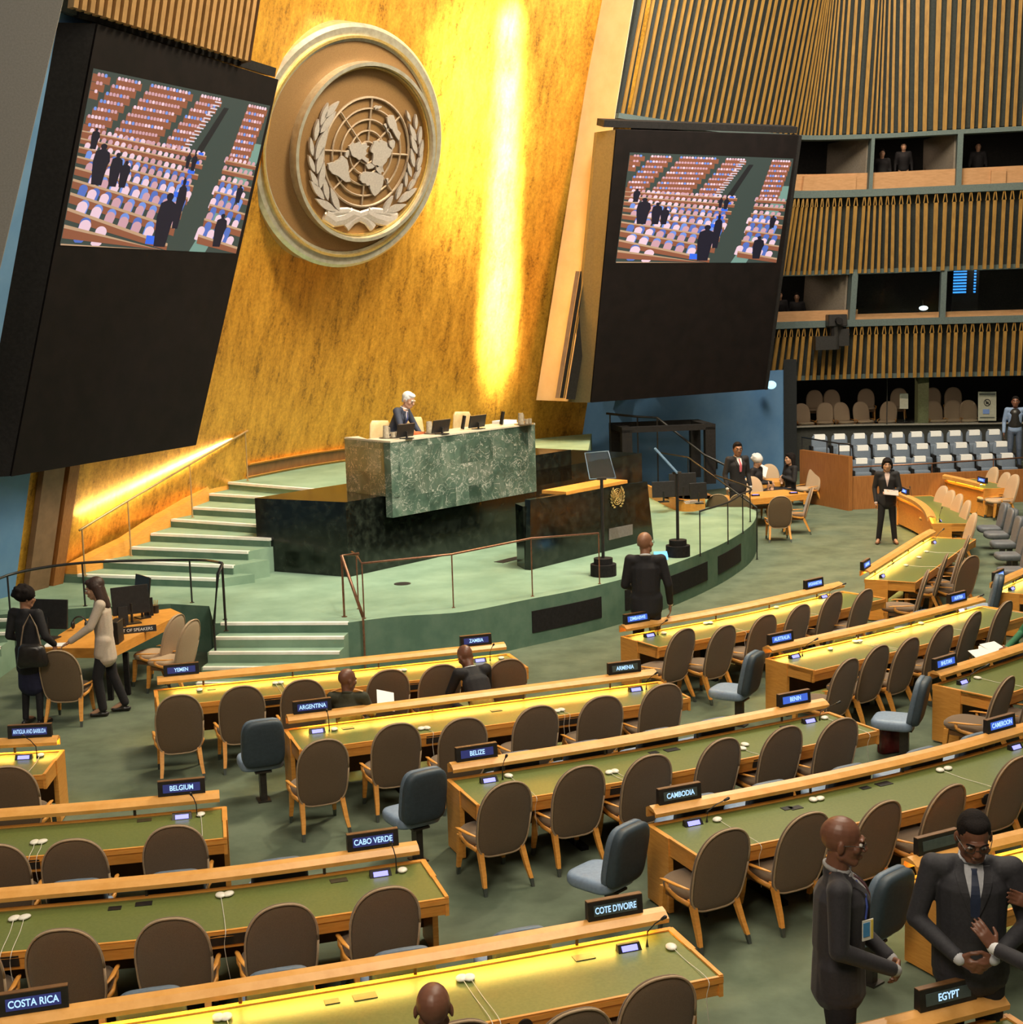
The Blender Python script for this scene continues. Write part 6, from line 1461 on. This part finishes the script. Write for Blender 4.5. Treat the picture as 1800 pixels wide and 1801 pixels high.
    def strip(name,rows,mat,off,th=.006):
        R2=[]
        for a_,b_ in zip(rows[:-1],rows[1:]):
            for q_ in range(4): R2.append(tuple(u_+(v_-u_)*q_/4 for u_,v_ in zip(a_,b_)))
        rows=R2+[rows[-1]]
        # rows: (height along upd from chest, x0, x1)
        Vt=[];n=6
        for hh,x0,x1 in rows:
            for k in range(n):
                x=x0+(x1-x0)*k/(n-1); o=c+upd*hh*K+xd*x*K+fwd*.5; hit=bv.ray_cast(o,-fwd)
                q=hit[0] if hit[0] is not None else c+upd*hh*K+xd*x*K+fwd*.1
                Vt.append(q+fwd*off)
        m=len(rows); bk=[v-fwd*th for v in Vt]; Fc=[]
        for i in range(m-1):
            for k in range(n-1):
                a=i*n+k; Fc.append((a,a+1,a+n+1,a+n)); Fc.append(tuple(q+m*n for q in (a+n,a+n+1,a+1,a)))
        bd=[k for k in range(n)]+[i*n+n-1 for i in range(1,m)]+[(m-1)*n+k for k in range(n-2,-1,-1)]+[i*n for i in range(m-2,0,-1)]
        for q in range(len(bd)):
            a,d=bd[q],bd[(q+1)%len(bd)]; Fc.append((d,a,a+m*n,d+m*n))
        b=MB(); b.add(Vt+bk,Fc); b.build(name,mat,r,smooth=False)
    if top=='jacket' and lapel:
        strip('shirt',[(.145,-.048,.048),(.11,-.050,.050),(.04,-.038,.038),(-.05,-.020,.020),(-.13,-.004,.004)],shirt,.009,.012)
        if tie: strip('tie',[(.128,-.016,.016),(.115,-.013,.013),(.05,-.020,.020),(-.04,-.027,.027),(-.12,-.022,.022)],tie,.016,.014)
        for sg in (-1,1): strip('lapel',[(.14,sg*.050,sg*.085),(.10,sg*.050,sg*.098),(.03,sg*.036,sg*.080),(-.05,sg*.018,sg*.050),(-.135,sg*.0,sg*.014)],coat,.015,.018)
    if collar and shirt:
        b=MB(); n=14; cc=nk+(nk-c).normalized()*.0; u2=(H(0,-.012,-.06)-nk).normalized()
        b.tube([cc+u2*.004*K+Vector((.060*K*f**.5*math.cos(2*math.pi*k/n),.060*K*f**.5*math.sin(2*math.pi*k/n)+.004,-.022*K*math.sin(2*math.pi*k/n))) for k in range(n+1)],.009*K,6,flat=1.6); b.build('collar',shirt,r,smooth=True)
    if glasses:
        b=MB()
        for sg in (-1,1):
            b.tube([H(sg*.032+.024*math.cos(a),.101-.008*abs(math.cos(a)),.0+.017*math.sin(a)) for a in [2*math.pi*k/14 for k in range(15)]],.0022*K,5)
            b.tube([H(sg*.056,.095,.003),H(sg*.078,.03,.006),H(sg*.083,-.01,.002)],.0022*K,5)
        b.tube([H(-.009,.103,.002),H(.009,.103,.002)],.002*K,5); b.build('glasses',black if glasses is True else glasses,r)
    if extra: extra(r,j,strip,H,K,bv)
    return r
#%%PEOPLE_PLACED
def toW(p): return Vector((p[0],p[1],0))
# bald man standing with his back to us before the stage
p=at(1135,937,2.08)
person('Bald man in dark suit and glasses, back turned, standing before the stage',(p.x,p.y),(.12,1),2.08,skin=skin_brown,coat=suitb,head=(-28,0),glasses=True,fat=1.12,
  J=dict(eR=(.265,-.02,1.13),wR=(.285,.08,.88),eL=(-.25,.02,1.12),wL=(-.17,.2,1.05)),vox=.013,hvox=.009)
# foreground bald man with badge
def badge(r,j,strip,H,K,bv):
    b=MB(); c=j['chest']; P=[]
    for (x,z) in ((.05,.15),(.085,.07),(.105,-.0),(.115,-.07)):
        h=bv.ray_cast(c+Vector((x,.5,z)),Vector((0,-1,0))); P.append((h[0] if h[0] is not None else c+Vector((x,.13,z)))+Vector((0,.012,0)))
    b.tube(P,.008,5); b.build('lanyard',M('blue_lanyard',(.03,.05,.25),(.04,.07,.3),.5),r)
    q=P[-1]+Vector((.02,.012,0)); X_=Vector((.64,-.77,0)); Y_=Vector((.77,.64,0)); ax_=(X_,Y_,Vector((0,0,1))); b=MB(); b.box(q+Vector((0,0,-.06)),(.085,.006,.13),ax=ax_); bd=b.build('badge',white,r)
    b=MB(); b.box(q+X_*.014+Y_*.005+Vector((0,0,-.055)),(.05,.003,.09),ax=ax_); b.build('badge_stripe',M('badge_blue',(.08,.3,.6)),bd); b=MB(); b.box(q-X_*.03+Y_*.005+Vector((0,0,-.06)),(.016,.003,.12),ax=ax_); b.build('badge_stripe',M('badge_yellow',(.8,.6,.1)),bd)
p=at(1490,1438,2.05)
person('Bald man in dark suit with lanyard badge, standing in profile, hands clasped',(p.x-.05,p.y),(1,-.22),2.05,skin=skin_dark,coat=suit,shirt=M('grey_shirt',(.32,.31,.31),(.38,.37,.37),.7),tie=M('dark_red_tie',(.06,.012,.02)),head=(0,-6),glasses=steel,fat=1.22,
  J=dict(sL=(-.20,.0,1.42),sR=(.20,.0,1.42),eR=(.27,.0,1.13),wR=(.10,.285,.97),eL=(-.27,.0,1.13),wL=(-.10,.275,.94)),hands=((.75,.25,-.55),(-.72,.25,-.6)),palms=((.4,-.7,.3),(-.3,-.8,.2)),curl=.75,vox=.010,hvox=.0065,extra=badge)
# foreground man with glasses looking down
p=at(1712,1428,2.02)
person('Man in glasses, charcoal suit and dark blue tie looking down at his hands',(p.x,p.y),(-.20,-1),2.05,skin=skin_dark,coat=M('charcoal_pinstripe',(.022,.021,.026),(.032,.030,.036),.75,scale=50),shirt=M('pale_shirt',(.42,.42,.45),(.5,.5,.53),.7),tie=tiedark,head=(4,-22),glasses=steel,hair=hairb,hairkind='crop',fat=1.2,
  J=dict(head=(0,.06,1.61),sL=(-.205,.0,1.42),sR=(.205,.0,1.42),eR=(.29,.02,1.12),wR=(.095,.27,1.02),eL=(-.29,.02,1.12),wL=(-.085,.27,1.03)),hands=((.85,.35,-.35),(-.85,.35,-.3)),palms=((.2,-.8,.1),(-.2,-.8,.2)),curl=.7,vox=.010,hvox=.0065)
# third man at the right edge, only arms in view
A1=at(1750,1668,1.30); 
q=Vector((3.55,7.75,0)); face=Vector((-1,.12,0)); rz=rzdir(face); Rm=Matrix.Rotation(-rz,3,'Z')
w1=Rm@(A1-q); w2=Rm@(at(1822,1592,1.48)-q)
person('Man cut off by the right edge, dark sleeves with white cuffs reaching in',(q.x,q.y),face,2.0,skin=skin_dark,coat=suit,hair=hairb,hairkind='crop',fat=1.15,
  J=dict(wL=tuple(w1*.875),eL=tuple(w1*.45*.875+Vector((-.22,.0,1.12))*.55+Vector((0,-.02,-.08))),wR=tuple(w2*.875),eR=tuple(w2*.4*.875+Vector((.22,0,1.1))*.6)),hands=(tuple(Rm@Vector((-.42,.25,.62))),tuple(Rm@Vector((-.9,.1,.35)))),palms=(tuple(Rm@Vector((-.3,.9,.0))),tuple(Rm@Vector((.1,-.9,.1)))),curl=.28,vox=.010,hvox=.0065)
# seated man at the bottom
p=at(762,1733,1.50)
person('Bald head of a man seated at the bottom edge, seen from behind',(p.x,p.y-.02),(-.12,1),1.98,skin=skin_dark,coat=suit,sit=True,head=(-4,-4),fat=1.1,vox=.012,hvox=.008,legs=True)
# military man and leaning man in the first row
p=at(610,1180,1.235)
def epaul(r,j,strip,H,K,bv):
    for s_ in 'LR':
        b=MB(); a=j['s'+s_]+Vector((0,0,.07)); d=(j['neck']-j['s'+s_]); d.z*=.45; b.tube([a+Vector((0,0,-.005)),a+d*.55+Vector((0,0,.012))],.022,6,flat=.35); e=b.build('epaulette',M('red_gold_epaulette',(.45,.16,.05),(.6,.35,.1)),r)
person('Officer in olive uniform with gold epaulettes seated in the first row',(p.x,p.y),(.12,1),1.72,skin=skin_dark,coat=army,pants=army,sit=True,head=(-48,-14),shirt=army,top='uniform',lapel=False,
  J=dict(eR=(.26,.05,.74),wR=(.2,.28,.72),eL=(-.25,.03,.74),wL=(-.15,.28,.70)),extra=epaul,vox=.012)
sh=at(700,1243,.74); b=MB(); b.box((0,0,0),(.21,.29,.004)); o=b.build('paper_sheet',paper); o.location=(p.x+.40,p.y+.28,.80); o.rotation_euler=(.6,.3,.3); tag(o,'White sheet of paper held beside the officer in olive uniform','paper')
p=Vector((-.40,16.22,0))
person('Man in black suit bending forward over the first row desk',(p.x,p.y),(-.55,1),1.78,skin=skin_dark,coat=suitb,sit=True,head=(10,-42),
  J=dict(chest=(0,.16,.86),neck=(0,.30,1.02),head=(0,.42,1.13),sL=(-.185,.25,.99),sR=(.185,.25,.99),eL=(-.25,.36,.74),eR=(.25,.36,.74),wL=(-.12,.55,.70),wR=(.12,.55,.70)),vox=.012)
# president of the meeting at the marble desk
pc=Vector((m0.x,m0.y,0))+fdir*1.38-nd*1.20
for zz in (1.0,): pass
def podz(px,py,pt):  # height at which the vertical through pt meets the pixel row
    lo,hi=0,8
    for _ in range(40):
        m=(lo+hi)/2; q=Vector((pt.x,pt.y,m))-CP; y=900.5-F*(q.dot(upv)/q.dot(fw))
        if y>py: lo=m
        else: hi=m
    return lo
zt_=podz(764,690,pc)
person('Grey-haired man in navy suit and glasses leaning over the marble desk',(pc.x,pc.y),(.95,-.35),1.98,skin=skin_light,coat=navy,hair=hairg,hairkind='short',tie=tieblue,glasses=steel,z0=zt_-1.90,head=(-12,-24),
  J=dict(chest=(0,.10,1.27),neck=(0,.17,1.42),head=(0,.26,1.55),sL=(-.185,.12,1.38),sR=(.185,.12,1.38),eL=(-.27,.22,1.13),eR=(.27,.22,1.13),wL=(-.25,.36,.93),wR=(.25,.36,.93)),vox=.012)
# standing woman with papers
p=at(1560,956,0)
person('Standing woman in black suit and pale shirt, papers in hand',(p.x,p.y),(-.22,-1),1.86,skin=skin_light,coat=suitb,shirt=M('pink_shirt',(.55,.42,.40),(.6,.47,.45),.7),hair=hairb,hairkind='bob',shoes=shoebr,head=(0,-4),
  J=dict(wL=(-.06,.22,1.06),eL=(-.25,.03,1.12),wR=(.22,.08,.86),kL=(-.12,.02,.5),kR=(.12,.02,.5),aL=(-.16,-.02,.09),aR=(.16,-.02,.09),tL=(-.2,.15,.035),tR=(.2,.15,.035)),hands=((.9,.3,.1),(0,-.1,-1)),vox=.016)
b=MB(); b.box((0,0,0),(.30,.20,.012)); o=b.build('paper_stack',M('grey_paper',(.45,.36,.32),(.5,.4,.36),.7)); o.location=(p.x+.02,p.y-.27,1.15); o.rotation_euler=(.45,.1,-.2); tag(o,'Folded papers held by the standing woman in black suit','papers')
# man with pink tie
p=at(1297,778,2.1)
person('Standing man in black suit with pink tie by the blue wall',(p.x,p.y),(.35,-1),2.1,skin=skin_brown,coat=suitb,tie=tiepink,hair=hairb,hairkind='short',glasses=True,head=(-15,-4),vox=.018)
p=at(1331,800,1.5)
person('Grey-haired person in dark clothes seated reading papers by the blue wall',(p.x,p.y),(.8,-.6),1.95,skin=skin_light,coat=suitb,hair=hairg,hairkind='curly',sit=True,head=(0,-25),top='coat',lapel=False,shirt=None,vox=.018,J=dict(wL=(-.1,.35,.72),wR=(.12,.35,.74)))
p=at(1391,796,1.5)
person('Dark-haired woman in black seated between tan chairs by veneer wall',(p.x,p.y),(-1,-.35),1.95,skin=skin_mid,coat=suitb,hair=hairb,hairkind='long',sit=True,top='coat',lapel=False,shirt=None,vox=.018,J=dict(wL=(.0,.22,.82),wR=(.0,.25,.80),eL=(-.24,.05,.72),eR=(.24,.05,.72)))
# security guard
p=atY(1787,697,38.6)
def vestf(r,j,strip,H,K,bv):
    b=MB(); b.link(j['waist']+Vector((0,.0,-.02)),(.185,.145),j['chest']+Vector((0,.0,.05)),(.165,.150)); freeze(b,.02,'black_vest',black,r,3)
person('Security guard in light blue shirt and black vest standing beside the grey seats',(p.x,p.y),(-.35,-1),2.0,skin=skin_dark,coat=policeb,pants=M('blue_grey_trousers',(.05,.07,.11),(.07,.09,.14)),hair=hairb,hairkind='crop',z0=p.z-2.0,top='uniform',lapel=False,shirt=None,vox=.018,J=dict(eL=(-.33,-.03,1.2),wL=(-.42,.1,1.02)),extra=vestf)
# women at the left desk
p=at(172,1015,1.88)
person('Long-haired woman in beige jacket and black trousers at the left desk',(p.x+.03,p.y),(-1,-.12),1.88,skin=skin_mid,coat=beige,hair=hairbr,hairkind='long',head=(0,-14),top='long',lapel=False,shirt=None,
  J=dict(neck=(0,.03,1.475),head=(0,.08,1.61),eL=(-.25,.12,1.17),wL=(-.22,.38,1.0),eR=(.24,.10,1.16),wR=(.16,.34,1.0),kL=(-.1,.1,.5),aL=(-.1,.06,.11),tL=(-.1,.2,.035),kR=(.1,-.05,.5),aR=(.1,-.18,.12),tR=(.1,-.03,.035)),hands=((.1,.9,-.5),(-.1,.9,-.4)),palms=((0,-.4,-1),(0,-.4,-1)),vox=.012,hvox=.009)
def bagf(r,j,strip,H,K,bv):
    pass
p=at(42,1034,1.84)
DW=person('Curly dark-haired woman in black coat and navy skirt standing at left edge',(p.x,p.y),(.35,1),1.84,skin=skin_brown,coat=suitb,pants=trous,skirt=skirtn,hair=hairb,hairkind='curly',head=(-35,-10),top='long',lapel=False,shirt=None,vox=.014,
  J=dict(eR=(.28,-.02,1.15),wR=(.30,.12,1.02),wL=(-.1,.3,1.0)))
bg=empty('shoulder_bag',(p.x+.14,p.y-.30,1.02),.1,"Black leather shoulder bag hanging on the curly-haired woman's back",'bag')
b=MB(); 
ol=[(-.20,-.12),(-.17,-.17),(.17,-.17),(.20,-.12),(.16,.10),(.10,.14),(-.10,.14),(-.16,.10)]
b.pad(ol,.16,lambda u,v,q:(u+.012*math.sin(v*30),q,v+.01*math.sin(u*40))); b.build('bag_body',shoe,bg,smooth=True)
b=MB(); b.tube([(-.14,.02,.10),(-.10,.08,.35),(-.02,.14,.50),(.06,.10,.34),(.12,.02,.10)],.011,6); b.build('strap',M('tan_strap',(.2,.14,.09)),bg)
# person in green at right edge with papers
p=Vector((6.98,18.55,0))
w1=Matrix.Rotation(-rzdir((-1,-.1)),3,'Z')@(at(1762,1140,.80)-p)
person('Person in green sleeves seated at right edge holding papers on the lap',(p.x,p.y),(-1,-.1),1.7,skin=skin_mid,coat=greencloth,sit=True,hair=hairb,hairkind='short',top='coat',lapel=False,shirt=None,vox=.014,J=dict(wR=tuple(w1+Vector((.02,-.06,0))),eR=(.26,.12,.72),wL=(-.15,.40,.66),kL=(-.12,.44,.50)),hands=((.3,.9,-.2),(-.3,.9,-.1)))
for k,(px,py,rx) in enumerate(((1726,1150,.1),(1737,1143,-.35),(1748,1138,.25))):
    q=at(px,py,.66+.02*k); b=MB(); b.box((0,0,0),(.22,.30,.006)); o=b.build('paper_sheet',paper); o.location=q; o.rotation_euler=(.15,-.1,rx); tag(o,'White document on the green-sleeved person\'s lap, %s of the three'%(['lowest','middle','topmost'][k]),'paper','documents on the lap')
# gallery people
gal=[(1402,515,1,'Person with glasses in dark clothes seated in lower gallery left of the pair','lower gallery, right one'),(1372,512,1,'',''),(1590,250,2,'',''),(1552,262,2,'',''),(1645,258,2,'',''),(1721,250,2,'',''),]
lab=['Dark-clad person seated in the lower gallery, right of the pair','Dark-clad person seated in the lower gallery, left of the pair by the screen','Person in black standing at centre of the upper gallery middle bay','Person in black in the upper gallery at left of middle bay','Person in brown at right of the upper gallery middle bay','Person in dark clothes bending over in the upper gallery right bay']
for k,(px,py,lv,_,_) in enumerate(gal):
    zf=4.5 if lv==1 else 8.2; q=atY(px,py,44.3 if lv==1 else 43.0); hgt=q.z-zf
    person(lab[k],(q.x,q.y),(-.2,-1),1.72,skin=skin_mid,coat=suitb if k!=4 else M('brown_coat',(.12,.05,.03)),hair=hairb,hairkind='short',top='coat',lapel=False,shirt=None,vox=.03,hands=(None,None),z0=q.z-1.72,legs=False,sit=False,glasses=(k==0))
